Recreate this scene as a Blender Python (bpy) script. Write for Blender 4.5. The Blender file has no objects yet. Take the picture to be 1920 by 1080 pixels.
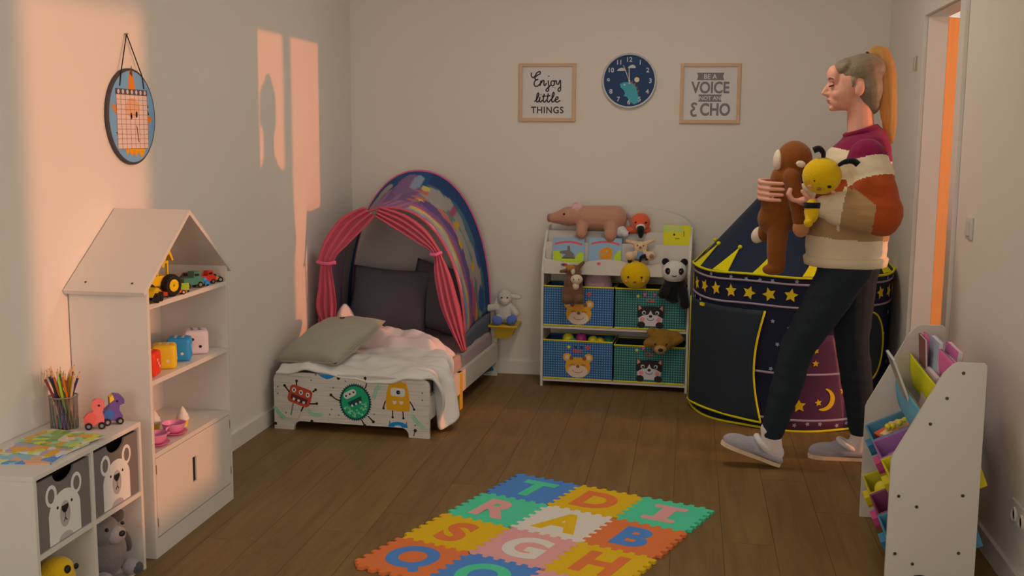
import bpy, bmesh, math, random
from mathutils import Vector, Matrix, Euler, noise
random.seed(7)
PI = math.pi
scene = bpy.context.scene
COL = scene.collection
def lin(c):
    c = c / 255.0
    return c / 12.92 if c <= 0.04045 else ((c + 0.055) / 1.055) ** 2.4

# ---------------------------------------------------------------- camera
cam_data = bpy.data.cameras.new('camera'); cam = bpy.data.objects.new('camera', cam_data); COL.objects.link(cam)
cam_data.sensor_fit = 'HORIZONTAL'; cam_data.sensor_width = 36.0
cam_data.lens = 2052.4 / 1920 * 36.0
cam_data.clip_start = 0.05; cam_data.clip_end = 100
YAW, PITCH, ROLL = 0.160785, 0.139771, 0.0079123
_f = Vector((-math.sin(YAW) * math.cos(PITCH), math.cos(YAW) * math.cos(PITCH), -math.sin(PITCH)))
_r = Vector((math.cos(YAW), math.sin(YAW), 0)); _u = _r.cross(_f)
_r2 = _r * math.cos(ROLL) + _u * math.sin(ROLL); _u2 = -_r * math.sin(ROLL) + _u * math.cos(ROLL)
cam.matrix_world = Matrix(((_r2.x, _u2.x, -_f.x, 0), (_r2.y, _u2.y, -_f.y, 0), (_r2.z, _u2.z, -_f.z, 1.40), (0, 0, 0, 1)))
scene.camera = cam

# ---------------------------------------------------------------- world, sun, lamps, exposure
world = bpy.data.worlds.new('dusk_sky'); scene.world = world; world.use_nodes = True
wn = world.node_tree.nodes; wn['Background'].inputs['Color'].default_value = (1.0, 0.89, 0.75, 1)
wn['Background'].inputs['Strength'].default_value = 4.0
# low orange evening light: added spot in place of the sun, beyond the balcony doors
sd = bpy.data.lights.new('evening_light', 'SPOT'); sd.energy = 3600; sd.color = (1.0, 0.235, 0.05); sd.spot_size = math.radians(18); sd.spot_blend = 0.1
sd.shadow_soft_size = 0.045
so = bpy.data.objects.new('evening_light', sd); COL.objects.link(so); so.location = (13.1, 3.54, 2.20)
so.rotation_euler = (Vector((-1.978, 5.2, 1.0)) - so.location).to_track_quat('-Z', 'Y').to_euler()
# added spot outside the side window, stands in for evening sun (out of frame, right of the camera)
ld = bpy.data.lights.new('side_sun_spot', 'SPOT'); ld.energy = 950; ld.color = (1.0, 0.34, 0.13); ld.spot_size = math.radians(40); ld.spot_blend = 0.3
ld.shadow_soft_size = 0.085
lo = bpy.data.objects.new('side_sun_spot', ld); COL.objects.link(lo); lo.location = (5.0, 1.5, 2.05)
lo.rotation_euler = (Vector((-1.978, 3.45, 1.0)) - lo.location).to_track_quat('-Z', 'Y').to_euler()
def portal(loc, sx, sy, rot):
    d = bpy.data.lights.new('window_portal', 'AREA'); d.shape = 'RECTANGLE'; d.size = sx; d.size_y = sy
    d.cycles.is_portal = True
    o = bpy.data.objects.new('window_portal', d); COL.objects.link(o); o.location = loc; o.rotation_euler = rot
portal((-1.1, -2.13, 1.45), 1.4, 1.7, (PI / 2, 0, 0))
portal((1.12, 0.3, 1.45), 1.2, 1.8, (0, PI / 2, 0))
portal((1.12, 2.575, 1.42), 1.03, 0.47, (0, PI / 2, 0))
scene.view_settings.view_transform = 'Standard'
scene.view_settings.look = 'None'
scene.view_settings.gamma = 1.0
scene.view_settings.use_curve_mapping = False
scene.view_settings.exposure = 0.06
scene.cycles.max_bounces = 8
scene.cycles.diffuse_bounces = 5
scene.cycles.sample_clamp_indirect = 4.0
scene.cycles.use_denoising = True

# ---------------------------------------------------------------- materials
E0 = (0.45, 0.345, 0.25)
def alb(r, g, b, k=1.0):
    """surface colour from an observed colour under the room's warm dusk light"""
    a = [lin(c) / e / k for c, e in zip((r, g, b), E0)]; q = max(1.0, max(a) / 0.82)
    return tuple(max(0.006, x / q) for x in a)
MATS = {}
def M(name, rgb, rough=0.6, bump=0.0, scale=80.0, var=0.0, sheen=0.0, metal=0.0, spec=0.35, trans=0.0, coord='Object', stretch=None, k=1.0, raw=False):
    if name in MATS: return MATS[name]
    m = bpy.data.materials.new(name); m.use_nodes = True; nt = m.node_tree; p = nt.nodes['Principled BSDF']
    c = rgb if raw else alb(*rgb, k)
    p.inputs['Roughness'].default_value = rough; p.inputs['Metallic'].default_value = metal
    p.inputs['Specular IOR Level'].default_value = spec
    if sheen: p.inputs['Sheen Weight'].default_value = sheen; p.inputs['Sheen Roughness'].default_value = 0.5
    tc = nt.nodes.new('ShaderNodeTexCoord'); mp = nt.nodes.new('ShaderNodeMapping')
    nt.links.new(tc.outputs[coord], mp.inputs['Vector'])
    if stretch: mp.inputs['Scale'].default_value = stretch
    n = nt.nodes.new('ShaderNodeTexNoise'); n.inputs['Scale'].default_value = scale; n.inputs['Detail'].default_value = 3
    nt.links.new(mp.outputs['Vector'], n.inputs['Vector'])
    mix = nt.nodes.new('ShaderNodeMix'); mix.data_type = 'RGBA'
    mix.inputs['A'].default_value = tuple(x * (1 - var) for x in c) + (1,)
    mix.inputs['B'].default_value = tuple(min(0.92, x * (1 + var)) for x in c) + (1,)
    nt.links.new(n.outputs['Fac'], mix.inputs['Factor']); nt.links.new(mix.outputs['Result'], p.inputs['Base Color'])
    if bump:
        b = nt.nodes.new('ShaderNodeBump'); b.inputs['Strength'].default_value = bump; b.inputs['Distance'].default_value = 0.004
        nt.links.new(n.outputs['Fac'], b.inputs['Height']); nt.links.new(b.outputs['Normal'], p.inputs['Normal'])
    if trans:
        out = nt.nodes['Material Output']; tr = nt.nodes.new('ShaderNodeBsdfTranslucent'); ms = nt.nodes.new('ShaderNodeMixShader')
        nt.links.new(mix.outputs['Result'], tr.inputs['Color']); ms.inputs['Fac'].default_value = trans
        nt.links.new(p.outputs['BSDF'], ms.inputs[1]); nt.links.new(tr.outputs['BSDF'], ms.inputs[2]); nt.links.new(ms.outputs['Shader'], out.inputs['Surface'])
    MATS[name] = m
    return m
def fuzz(name, rgb, **k):
    return M(name, rgb, rough=0.95, bump=0.7, scale=160, var=0.12, sheen=0.25, spec=0.1, **k)
def cloth(name, rgb, **k):
    k.setdefault('bump', 0.15); k.setdefault('scale', 220); k.setdefault('var', 0.05)
    return M(name, rgb, rough=0.85, spec=0.15, **k)
def paint(name, rgb, **k):
    k.setdefault('bump', 0.03); k.setdefault('scale', 40); k.setdefault('var', 0.02)
    return M(name, rgb, rough=k.pop('rough', 0.45), **k)
def flat(name, rgb, **k):
    return M(name, rgb, rough=0.6, var=0.03, scale=60, spec=0.2, **k)
def vcol_mat(name, attr, rough=0.8, trans=0.0, bump=0.1):
    m = M(name, (128, 128, 128), rough=rough, bump=bump, scale=150, spec=0.2, trans=trans)
    nt = m.node_tree; p = nt.nodes['Principled BSDF']
    a = nt.nodes.new('ShaderNodeVertexColor'); a.layer_name = attr
    nt.links.new(a.outputs['Color'], p.inputs['Base Color'])
    for nd in nt.nodes:
        if nd.type == 'BSDF_TRANSLUCENT': nt.links.new(a.outputs['Color'], nd.inputs['Color'])
    return m
WALL_C = (0.82, 0.80, 0.775)
m_wall = M('wall_paint', WALL_C, rough=0.9, bump=0.05, scale=300, var=0.012, spec=0.15, raw=True)
m_white = M('white_lacquer', (0.72, 0.71, 0.69), rough=0.38, bump=0.01, scale=20, var=0.01, raw=True)
m_trim = M('white_trim', (0.80, 0.79, 0.77), rough=0.4, bump=0.02, scale=30, var=0.01, raw=True)
m_black = M('black_plastic', (0.012, 0.012, 0.013), rough=0.45, raw=True, var=0.1)
m_blackp = fuzz('black_plush', (18, 15, 14))
m_steel = M('steel', (0.35, 0.34, 0.33), rough=0.4, metal=0.9, raw=True, var=0.05)
m_screw = M('screw_head', (0.10, 0.09, 0.08), rough=0.5, metal=0.6, raw=True, var=0.1)

# ---------------------------------------------------------------- mesh building
X, Y, Z = Vector((1, 0, 0)), Vector((0, 1, 0)), Vector((0, 0, 1))
def V(*a): return Vector(a)
def rot(rx=0, ry=0, rz=0): return Euler((math.radians(rx), math.radians(ry), math.radians(rz))).to_matrix()
class MB:
    def __init__(s): s.bm = bmesh.new(); s.mi = 0
    def _mark(s, faces):
        for f in faces: f.material_index = s.mi
    def _add(s, verts, faces):
        vs = [s.bm.verts.new(v) for v in verts]; out = []
        for f in faces:
            try:
                fc = s.bm.faces.new([vs[i] for i in f]); fc.material_index = s.mi; out.append(fc)
            except ValueError: pass
        return vs, out
    def box(s, c, size, r=None, bev=0.0, seg=2):
        c = Vector(c); r = r or Matrix.Identity(3); hx, hy, hz = size[0] / 2, size[1] / 2, size[2] / 2
        vs = [c + r @ Vector((x * hx, y * hy, z * hz)) for x in (-1, 1) for y in (-1, 1) for z in (-1, 1)]
        v, f = s._add(vs, [(0, 1, 3, 2), (4, 6, 7, 5), (0, 4, 5, 1), (2, 3, 7, 6), (0, 2, 6, 4), (1, 5, 7, 3)])
        if bev:
            es = list({e for x in f for e in x.edges})
            res = bmesh.ops.bevel(s.bm, geom=es, offset=bev, segments=seg, affect='EDGES', profile=0.6)
            s._mark(res['faces'])
        return s
    def b2(s, lo, hi, bev=0.0):
        lo, hi = Vector(lo), Vector(hi); return s.box((lo + hi) / 2, hi - lo, bev=bev)
    def sph(s, c, r, R=None, su=16, sv=10):
        c = Vector(c); r = (r, r, r) if isinstance(r, (int, float)) else r; R = R or Matrix.Identity(3)
        vs = [c + R @ Vector((0, 0, r[2]))]
        for j in range(1, sv):
            t = PI * j / sv
            for i in range(su):
                a = 2 * PI * i / su
                vs.append(c + R @ Vector((r[0] * math.sin(t) * math.cos(a), r[1] * math.sin(t) * math.sin(a), r[2] * math.cos(t))))
        vs.append(c + R @ Vector((0, 0, -r[2]))); n = len(vs) - 1; fs = []
        for i in range(su):
            k = (i + 1) % su; fs.append((0, 1 + i, 1 + k)); fs.append((n, n - su + k, n - su + i))
            for j in range(sv - 2):
                a = 1 + j * su; fs.append((a + i, a + su + i, a + su + k, a + k))
        s._add(vs, fs); return s
    def rings(s, rings, cap=True, closed=False):
        n = len(rings[0]); vs = [p for rg in rings for p in rg]; fs = []; m = len(rings)
        for j in range(m if closed else m - 1):
            a, b = j * n, ((j + 1) % m) * n
            for i in range(n):
                k = (i + 1) % n; fs.append((a + i, a + k, b + k, b + i))
        if cap and not closed: fs.append(tuple(range(n - 1, -1, -1))); fs.append(tuple(range((m - 1) * n, m * n)))
        s._add(vs, fs); return s
    def tube(s, pts, r, seg=8, closed=False, cap=True, flat=None, sm=0):
        pts = [Vector(p) for p in pts]
        if sm: pts = smooth_path(pts, sm, closed)
        n = len(pts); rs = r if isinstance(r, (list, tuple)) else [r] * n
        if len(rs) != n: rs = [interp(rs, i / (n - 1)) for i in range(n)]
        up = None; rg = []
        for i in range(n):
            a = pts[(i - 1) % n] if (closed or i > 0) else pts[i]; b = pts[(i + 1) % n] if (closed or i < n - 1) else pts[i]
            d = (b - a).normalized()
            if up is None: up = Z if abs(d.z) < 0.9 else X
            sdv = d.cross(up).normalized(); up = sdv.cross(d).normalized()
            f = flat or 1.0
            rg.append([pts[i] + (sdv * math.cos(2 * PI * q / seg) + up * math.sin(2 * PI * q / seg) * f) * rs[i] for q in range(seg)])
        s.rings(rg, cap, closed); return s
    def caps(s, p0, p1, r0, r1, su=14):
        p0, p1 = Vector(p0), Vector(p1); s.sph(p0, r0, su=su, sv=8); s.sph(p1, r1, su=su, sv=8); s.tube([p0, p1], [r0, r1], su); return s
    def chain(s, pts, rs, su=14):
        for i in range(len(pts) - 1): s.caps(pts[i], pts[i + 1], rs[i], rs[i + 1], su)
        return s
    def cyl(s, p0, p1, r0, r1=None, seg=20): return s.tube([p0, p1], [r0, r0 if r1 is None else r1], seg)
    def lathe(s, prof, c=(0, 0, 0), seg=24, R=None, cap=True):
        c = Vector(c); R = R or Matrix.Identity(3)
        s.rings([[c + R @ Vector((r * math.cos(2 * PI * i / seg), r * math.sin(2 * PI * i / seg), z)) for i in range(seg)] for r, z in prof], cap); return s
    def prism(s, poly, o, u, v, d):
        """polygon in the plane o + a*u + b*v, extruded by vector d"""
        o, u, v, d = Vector(o), Vector(u), Vector(v), Vector(d); n = len(poly)
        a = [o + u * p[0] + v * p[1] for p in poly]; b = [q + d for q in a]
        s._add(a + b, [tuple(range(n)), tuple(range(2 * n - 1, n - 1, -1))] + [(i, n + i, n + (i + 1) % n, (i + 1) % n) for i in range(n)]); return s
    def ribbon(s, pts, w, o, u, v, nrm, h=0.0008, sm=4, taper=False):
        pts = [Vector((p[0], p[1], 0)) for p in pts]
        if sm: pts = smooth_path(pts, sm)
        n = len(pts); L = []; R_ = []
        for i in range(n):
            d = (pts[min(i + 1, n - 1)] - pts[max(i - 1, 0)])
            d = d.normalized() if d.length > 1e-9 else X
            q = Vector((-d.y, d.x, 0)); ww = w / 2 * ((0.45 + 0.55 * math.sin(PI * min(1, max(0, (i + 0.5) / n)))) if taper else 1)
            L.append(pts[i] + q * ww); R_.append(pts[i] - q * ww)
        o, u, v, nrm = Vector(o), Vector(u), Vector(v), Vector(nrm)
        T = lambda p, k: o + u * p.x + v * p.y + nrm * (h * k)
        vs = [T(p, 1) for p in L] + [T(p, 1) for p in R_] + [T(p, 0) for p in L] + [T(p, 0) for p in R_]; fs = []
        for i in range(n - 1):
            fs += [(i, i + 1, n + i + 1, n + i), (2 * n + i, 2 * n + i + 1, i + 1, i), (n + i, n + i + 1, 3 * n + i + 1, 3 * n + i)]
        fs += [(0, n, 3 * n, 2 * n), (n - 1, 3 * n - 1, 4 * n - 1, 2 * n - 1)]
        s._add(vs, fs); return s
    def text(s, string, size, o, u, v, nrm, h=0.0008, offset=0.0, sx=1.0, space=1.0):
        cu = bpy.data.curves.new('t', 'FONT'); cu.body = string; cu.size = 1.0; cu.align_x = 'CENTER'; cu.align_y = 'CENTER'; cu.offset = offset; cu.space_character = space
        cu.resolution_u = 6; cu.extrude = 0.5
        ob = bpy.data.objects.new('t', cu); COL.objects.link(ob); bpy.context.view_layer.update()
        me = bpy.data.meshes.new_from_object(ob.evaluated_get(bpy.context.evaluated_depsgraph_get()))
        xs = [q.co.x for q in me.vertices]; ys = [q.co.y for q in me.vertices]; cx, cy = (min(xs) + max(xs)) / 2, (min(ys) + max(ys)) / 2
        o, u, v, nrm = Vector(o), Vector(u), Vector(v), Vector(nrm)
        vs = [o + u * ((q.co.x - cx) * size * sx) + v * ((q.co.y - cy) * size) + nrm * (h * (q.co.z + 0.5)) for q in me.vertices]
        s._add(vs, [tuple(p.vertices) for p in me.polygons])
        bpy.data.objects.remove(ob); bpy.data.curves.remove(cu); bpy.data.meshes.remove(me); return s
    def mesh(s, name='m', smooth=None):
        bmesh.ops.recalc_face_normals(s.bm, faces=s.bm.faces[:])
        me = bpy.data.meshes.new(name); s.bm.to_mesh(me); s.bm.free()
        if smooth is not None:
            for p in me.polygons: p.use_smooth = True
            if smooth < 179: me.set_sharp_from_angle(angle=math.radians(smooth))
        return me
def interp(rs, t):
    x = t * (len(rs) - 1); i = min(int(x), len(rs) - 2); return rs[i] + (rs[i + 1] - rs[i]) * (x - i)
def smooth_path(p, k, closed=False):
    out = []; n = len(p)
    for i in range(n if closed else n - 1):
        a, b, c, d = (p[(i - 1) % n], p[i], p[(i + 1) % n], p[(i + 2) % n]) if closed else (p[max(i - 1, 0)], p[i], p[i + 1], p[min(i + 2, n - 1)])
        for j in range(k):
            t = j / k
            out.append(0.5 * ((2 * b) + (c - a) * t + (2 * a - 5 * b + 4 * c - d) * t * t + (3 * b - 3 * c + d - a) * t * t * t))
    if not closed: out.append(p[-1])
    return out
def circ(r, n=20, cx=0, cy=0, ry=None, a0=0): return [(cx + r * math.cos(a0 + 2 * PI * i / n), cy + (ry or r) * math.sin(a0 + 2 * PI * i / n)) for i in range(n)]
def star(r, n=5, k=0.45, cx=0, cy=0, a0=PI / 2): return [(cx + (r if i % 2 == 0 else r * k) * math.cos(a0 + PI * i / n), cy + (r if i % 2 == 0 else r * k) * math.sin(a0 + PI * i / n)) for i in range(2 * n)]
def rrect(w, h, r, n=4, cx=0, cy=0):
    out = []
    for sx, sy, a in ((1, 1, 0), (-1, 1, PI / 2), (-1, -1, PI), (1, -1, 1.5 * PI)):
        for i in range(n + 1): t = a + PI / 2 * i / n; out.append((cx + sx * (w / 2 - r) + r * math.cos(t), cy + sy * (h / 2 - r) + r * math.sin(t)))
    return out
def rot2(poly, deg, cx=0, cy=0):
    c, s_ = math.cos(math.radians(deg)), math.sin(math.radians(deg)); return [(cx + x * c - y * s_, cy + x * s_ + y * c) for x, y in poly]
def obj(name, data, mats=None, parent=None, smooth=None, world=False):
    me = data.mesh(name, smooth) if isinstance(data, MB) else data
    if mats is not None and not me.materials:
        for m in (mats if isinstance(mats, (list, tuple)) else [mats]): me.materials.append(m)
    o = bpy.data.objects.new(name, me); COL.objects.link(o)
    if parent is not None:
        o.parent = parent
        if world:
            root = parent
            while root.parent: root = root.parent
            me.transform(mat_of(root).inverted())
    return o
def mat_of(o): return Matrix.Translation(o.location) @ o.rotation_euler.to_matrix().to_4x4()
def tag(o, label, cat, group=None, kind=None):
    o['label'] = label; o['category'] = cat
    if group: o['group'] = group
    if kind: o['kind'] = kind
    return o
def thing(name, label, cat, loc=(0, 0, 0), rz=0, group=None, r=None):
    o = bpy.data.objects.new(name, None); COL.objects.link(o); o.location = loc; o.empty_display_size = 0.05
    o.rotation_euler = r if r is not None else (0, 0, math.radians(rz)); return tag(o, label, cat, group)
def struct(name, mb, m, parent=None, **k):
    o = obj(name, mb, m, parent, **k)
    if parent is None: o['kind'] = 'structure'
    return o
def solid(mb, voxel, it=4, fac=0.5):
    """one continuous skin around overlapping volumes"""
    me = mb.mesh('s'); o = bpy.data.objects.new('s', me); COL.objects.link(o)
    r = o.modifiers.new('r', 'REMESH'); r.mode = 'VOXEL'; r.voxel_size = voxel
    if it: s_ = o.modifiers.new('k', 'SMOOTH'); s_.factor = fac; s_.iterations = it
    bpy.context.view_layer.update()
    out = bpy.data.meshes.new_from_object(o.evaluated_get(bpy.context.evaluated_depsgraph_get()))
    bpy.data.objects.remove(o); bpy.data.meshes.remove(me)
    for p in out.polygons: p.use_smooth = True
    out.materials.clear(); return out
def push(me, f):
    """move every vertex along its normal by f(position)"""
    nr = [Vector(q.vector) for q in me.vertex_normals]; cs = [q.co.copy() for q in me.vertices]; out = []
    for c, n in zip(cs, nr): out.extend(c + n * f(c))
    me.vertices.foreach_set('co', out); me.update(); return me

# ================================================================ THE ROOM
XL, XR, YB, YR, ZC = -1.978, 1.03, 6.26, -2.0, 2.50
T = 0.12
TR = 0.085
def wall_with_hole(name, lo, hi, ax, holes):
    """box wall lo..hi; holes = (a0, a1, z0, z1) along axis ax"""
    b = MB(); cur = lo[ax]
    for a0, a1, z0, z1 in sorted(holes):
        def seg(p0, p1, za, zb):
            if p1 - p0 < 1e-4 or zb - za < 1e-4: return
            l, h = list(lo), list(hi); l[ax], h[ax], l[2], h[2] = p0, p1, za, zb; b.b2(l, h)
        seg(cur, a0, lo[2], hi[2]); seg(a0, a1, lo[2], z0); seg(a0, a1, z1, hi[2]); cur = a1
    l, h = list(lo), list(hi); l[ax] = cur; b.b2(l, h)
    return struct(name, b, m_wall)
DY0, DY1, DZ = 4.57, 5.28, 1.955                      # doorway in the right wall
struct('wall_left', MB().b2((XL - T, YR, -0.05), (XL, YB + T, ZC)), m_wall)
struct('wall_back', MB().b2((XL, YB, -0.05), (XR, YB + T, ZC)), m_wall)
wall_with_hole('wall_right', (XR, YR, -0.05), (XR + TR, YB + T, ZC), 1, [(-0.6, 1.2, 0.85, 2.05), (2.344, 2.806, 0.90, 1.929), (DY0, DY1, -0.05, DZ)])
wall_with_hole('wall_rear', (XL - T, YR - T, -0.05), (XR + T, YR, ZC), 0, [(-1.8, -0.4, 0.6, 2.3)])
struct('ceiling', MB().b2((XL - T, YR - T, ZC), (XR + T, YB + T, ZC + 0.1)), m_wall)

# wood-look floor: slab plus separate planks
def wood_mat():
    m = bpy.data.materials.new('oak_plank'); m.use_nodes = True; nt = m.node_tree; p = nt.nodes['Principled BSDF']; N = nt.nodes.new; Lk = nt.links.new
    tc = N('ShaderNodeTexCoord'); oi = N('ShaderNodeObjectInfo'); mp = N('ShaderNodeMapping'); mp.inputs['Scale'].default_value = (16, 1.3, 16)
    ad = N('ShaderNodeVectorMath'); ad.operation = 'ADD'; ml = N('ShaderNodeMath'); ml.operation = 'MULTIPLY'; ml.inputs[1].default_value = 37.0
    Lk(oi.outputs['Random'], ml.inputs[0]); Lk(tc.outputs['Object'], ad.inputs[0]); Lk(ml.outputs[0], ad.inputs[1]); Lk(ad.outputs[0], mp.inputs['Vector'])
    n1 = N('ShaderNodeTexNoise'); n1.inputs['Scale'].default_value = 1.6; n1.inputs['Detail'].default_value = 6; n1.inputs['Roughness'].default_value = 0.62; n1.inputs['Distortion'].default_value = 0.6
    Lk(mp.outputs['Vector'], n1.inputs['Vector'])
    cr = N('ShaderNodeValToRGB'); e = cr.color_ramp.elements
    e[0].position = 0.28; e[0].color = (0.158, 0.094, 0.030, 1); e[1].position = 0.74; e[1].color = (0.258, 0.163, 0.056, 1)
    e2 = cr.color_ramp.elements.new(0.5); e2.color = (0.206, 0.127, 0.042, 1)
    Lk(n1.outputs['Fac'], cr.inputs['Fac'])
    hs = N('ShaderNodeHueSaturation'); mr = N('ShaderNodeMapRange'); mr.inputs['To Min'].default_value = 0.92; mr.inputs['To Max'].default_value = 1.08
    Lk(oi.outputs['Random'], mr.inputs['Value']); Lk(mr.outputs[0], hs.inputs['Value']); Lk(cr.outputs['Color'], hs.inputs['Color']); Lk(hs.outputs['Color'], p.inputs['Base Color'])
    p.inputs['Roughness'].default_value = 0.5; p.inputs['Specular IOR Level'].default_value = 0.4
    b = N('ShaderNodeBump'); b.inputs['Strength'].default_value = 0.15; b.inputs['Distance'].default_value = 0.002; Lk(n1.outputs['Fac'], b.inputs['Height']); Lk(b.outputs['Normal'], p.inputs['Normal'])
    return m
m_oak = wood_mat()
floor = struct('floor', MB().b2((XL - T, YR - T, -0.05), (XR + T, YB + T, -0.006)), M('dark_joint', (0.13, 0.08, 0.03), raw=True, rough=0.8))
PW, PL = (XR - XL) / 17, 1.25
plank_me = MB().box((0, 0, -0.003), (PW - 0.0012, PL - 0.0012, 0.006)).mesh('plank'); plank_me.materials.append(m_oak)
for i in range(17):
    y = YR - random.uniform(0, PL)
    while y < YB:
        a, b_ = max(y, YR), min(y + PL, YB)
        if b_ - a > 0.05:
            o = obj('plank', plank_me, None, floor); o.location = (XL + PW * (i + 0.5), (a + b_) / 2, 0); o.scale = (1, (b_ - a) / PL, 1)
        y += PL
BBH, BBT = 0.075, 0.014
struct('baseboard_left', MB().b2((XL, YR, 0), (XL + BBT, YB, BBH)), m_trim)
struct('baseboard_back', MB().b2((XL + BBT, YB - BBT, 0), (XR - BBT, YB, BBH)), m_trim)
struct('baseboard_right', MB().b2((XR - BBT, YR, 0), (XR, DY0 - 0.10, BBH)).b2((XR - BBT, DY1 + 0.10, 0), (XR, YB, BBH)), m_trim)

# doorway: casing on the wall, jamb lining, strike plate and the leaf swung out into the hall
door = bpy.data.objects.new('door_1', None); COL.objects.link(door); door.location = (XR, DY0, 0); door['kind'] = 'structure'
cw, ct = 0.085, 0.018
for nm, lo, hi in (('casing', (XR - ct, DY0 - cw + 0.015, 0), (XR, DY0 + 0.015, DZ + cw - 0.015)), ('casing', (XR - ct, DY1 - 0.015, 0), (XR, DY1 + cw, DZ + cw - 0.015)), ('casing', (XR - ct, DY0 + 0.015, DZ - 0.015), (XR, DY1 - 0.015, DZ + cw - 0.015))):
    obj(nm, MB().b2(lo, hi, bev=0.004), m_trim, door, world=True)
obj('jamb', MB().b2((XR, DY1 - 0.02, 0), (XR + TR, DY1 - 0.0005, DZ - 0.02)), m_trim, door, world=True)
obj('jamb', MB().b2((XR, DY0 + 0.0005, 0), (XR + TR, DY0 + 0.02, DZ - 0.02)), m_trim, door, world=True)
obj('lintel', MB().b2((XR, DY0 + 0.0005, DZ - 0.02), (XR + TR, DY1 - 0.0005, DZ - 0.0005)), m_trim, door, world=True)
m_brass = M('satin_metal', (0.55, 0.5, 0.42), rough=0.35, metal=0.8, raw=True)
obj('hinge', MB().cyl((XR - 0.026, DY1 + 0.10, 1.705), (XR - 0.026, DY1 + 0.10, 1.765), 0.008, seg=10).b2((XR - 0.024, DY1 + 0.075, 1.70), (XR - 0.018, DY1 + 0.10, 1.77)), m_brass, door, world=True)
m_doorwood = M('oak_door', (0.50, 0.235, 0.04), rough=0.45, bump=0.05, scale=6, var=0.15, raw=True, stretch=(8, 8, 0.8))
ang = math.radians(38)
leaf = obj('door_leaf', MB().box((0.36, 0.02, DZ / 2 + 0.0), (0.70, 0.04, DZ - 0.04), bev=0.003), m_doorwood, door)
leaf.location = (TR + 0.004, DY1 - DY0 - 0.005, 0.0); leaf.rotation_euler = (0, 0, ang)
obj('edge_strip', MB().box((0.004, 0.02, DZ / 2), (0.014, 0.046, DZ - 0.04)), m_doorwood, leaf)

# hall beyond the doorway, with tall glazed balcony doors that let the low sun in
HX = 3.6
struct('floor_hall', MB().b2((XR + TR, 3.0, -0.05), (HX + T, YB + T + 0.6, 0)), M('hall_floor', (0.23, 0.16, 0.10), rough=0.5, raw=True, bump=0.03, scale=4, var=0.15, stretch=(1, 12, 1)))
struct('ceiling_hall', MB().b2((XR + TR, 3.0, ZC), (HX + T, YB + T + 0.6, ZC + 0.1)), m_wall)
struct('wall_hall_near', MB().b2((XR + TR, 2.95, -0.05), (HX + T, 3.05, ZC)), m_wall)
struct('wall_hall_far', MB().b2((XR + TR, YB + T + 0.5, -0.05), (HX + T, YB + T + 0.6, ZC)), m_wall)
wall_with_hole('wall_hall_side', (HX, 3.05, -0.05), (HX + T, YB + T + 0.5, ZC), 1, [(4.2, 5.1, 0.03, 2.3)])
fr = MB()
fr.b2((HX + 0.03, 4.2, 0.03), (HX + 0.09, 4.26, 2.3)).b2((HX + 0.03, 5.04, 0.03), (HX + 0.09, 5.1, 2.3)).b2((HX + 0.03, 4.26, 2.24), (HX + 0.09, 5.04, 2.3)).b2((HX + 0.03, 4.26, 0.03), (HX + 0.09, 5.04, 0.06))
fr.b2((HX + 0.03, 4.567, 0.06), (HX + 0.09, 4.629, 2.24))
struct('window_1', fr, m_trim)
fr = MB()
for lo, hi in (((1.06, 2.344, 0.90), (1.12, 2.36, 1.929)), ((1.06, 2.79, 0.90), (1.12, 2.806, 1.929)), ((0.995, 2.33, 0.875), (1.11, 2.82, 0.90))): fr.b2(lo, hi)
struct('window_2', fr, m_trim)
fr = MB()
for lo, hi in (((-1.8, -2.09, 0.6), (-1.74, -2.03, 2.3)), ((-0.46, -2.09, 0.6), (-0.4, -2.03, 2.3)), ((-1.74, -2.09, 0.6), (-0.46, -2.03, 0.66)), ((-1.74, -2.09, 2.24), (-0.46, -2.03, 2.3))): fr.b2(lo, hi)
struct('window_3', fr, m_trim)

struct('window_4', MB().b2((1.06, -0.6, 0.85), (1.10, -0.54, 2.05)).b2((1.06, 1.14, 0.85), (1.10, 1.2, 2.05)).b2((1.0, -0.62, 0.825), (1.12, 1.22, 0.85)).b2((1.06, 0.27, 0.85), (1.10, 0.33, 2.05)), m_trim)

# switch and socket on the right wall
t = thing('light_switch', 'white rocker light switch on the right wall beside the doorway', 'switch', (XR, 4.277, 1.067))
obj('plate', MB().box((-0.005, 0, 0), (0.01, 0.082, 0.082), bev=0.004), m_white, t)
obj('rocker', MB().box((-0.011, 0, 0), (0.007, 0.056, 0.056), r=rot(0, 4, 0), bev=0.002), m_white, t)
t = thing('wall_socket', 'white double power socket low on the right wall', 'socket', (XR, 3.435, 0.245))
obj('plate', MB().box((-0.005, 0, 0), (0.01, 0.155, 0.085), bev=0.004), m_white, t)
for yy in (-0.037, 0.037):
    d = obj('outlet', MB().lathe([(0.024, 0), (0.024, 0.006), (0.019, 0.006), (0.019, -0.004), (0.0005, -0.004)], (-0.010, yy, 0), 20, R=rot(0, -90, 0)), m_white, t)
    obj('pin_hole', MB().cyl((-0.0065, yy - 0.009, 0), (-0.0055, yy - 0.009, 0), 0.003, seg=8).cyl((-0.0065, yy + 0.009, 0), (-0.0055, yy + 0.009, 0), 0.003, seg=8), m_black, d)

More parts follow.
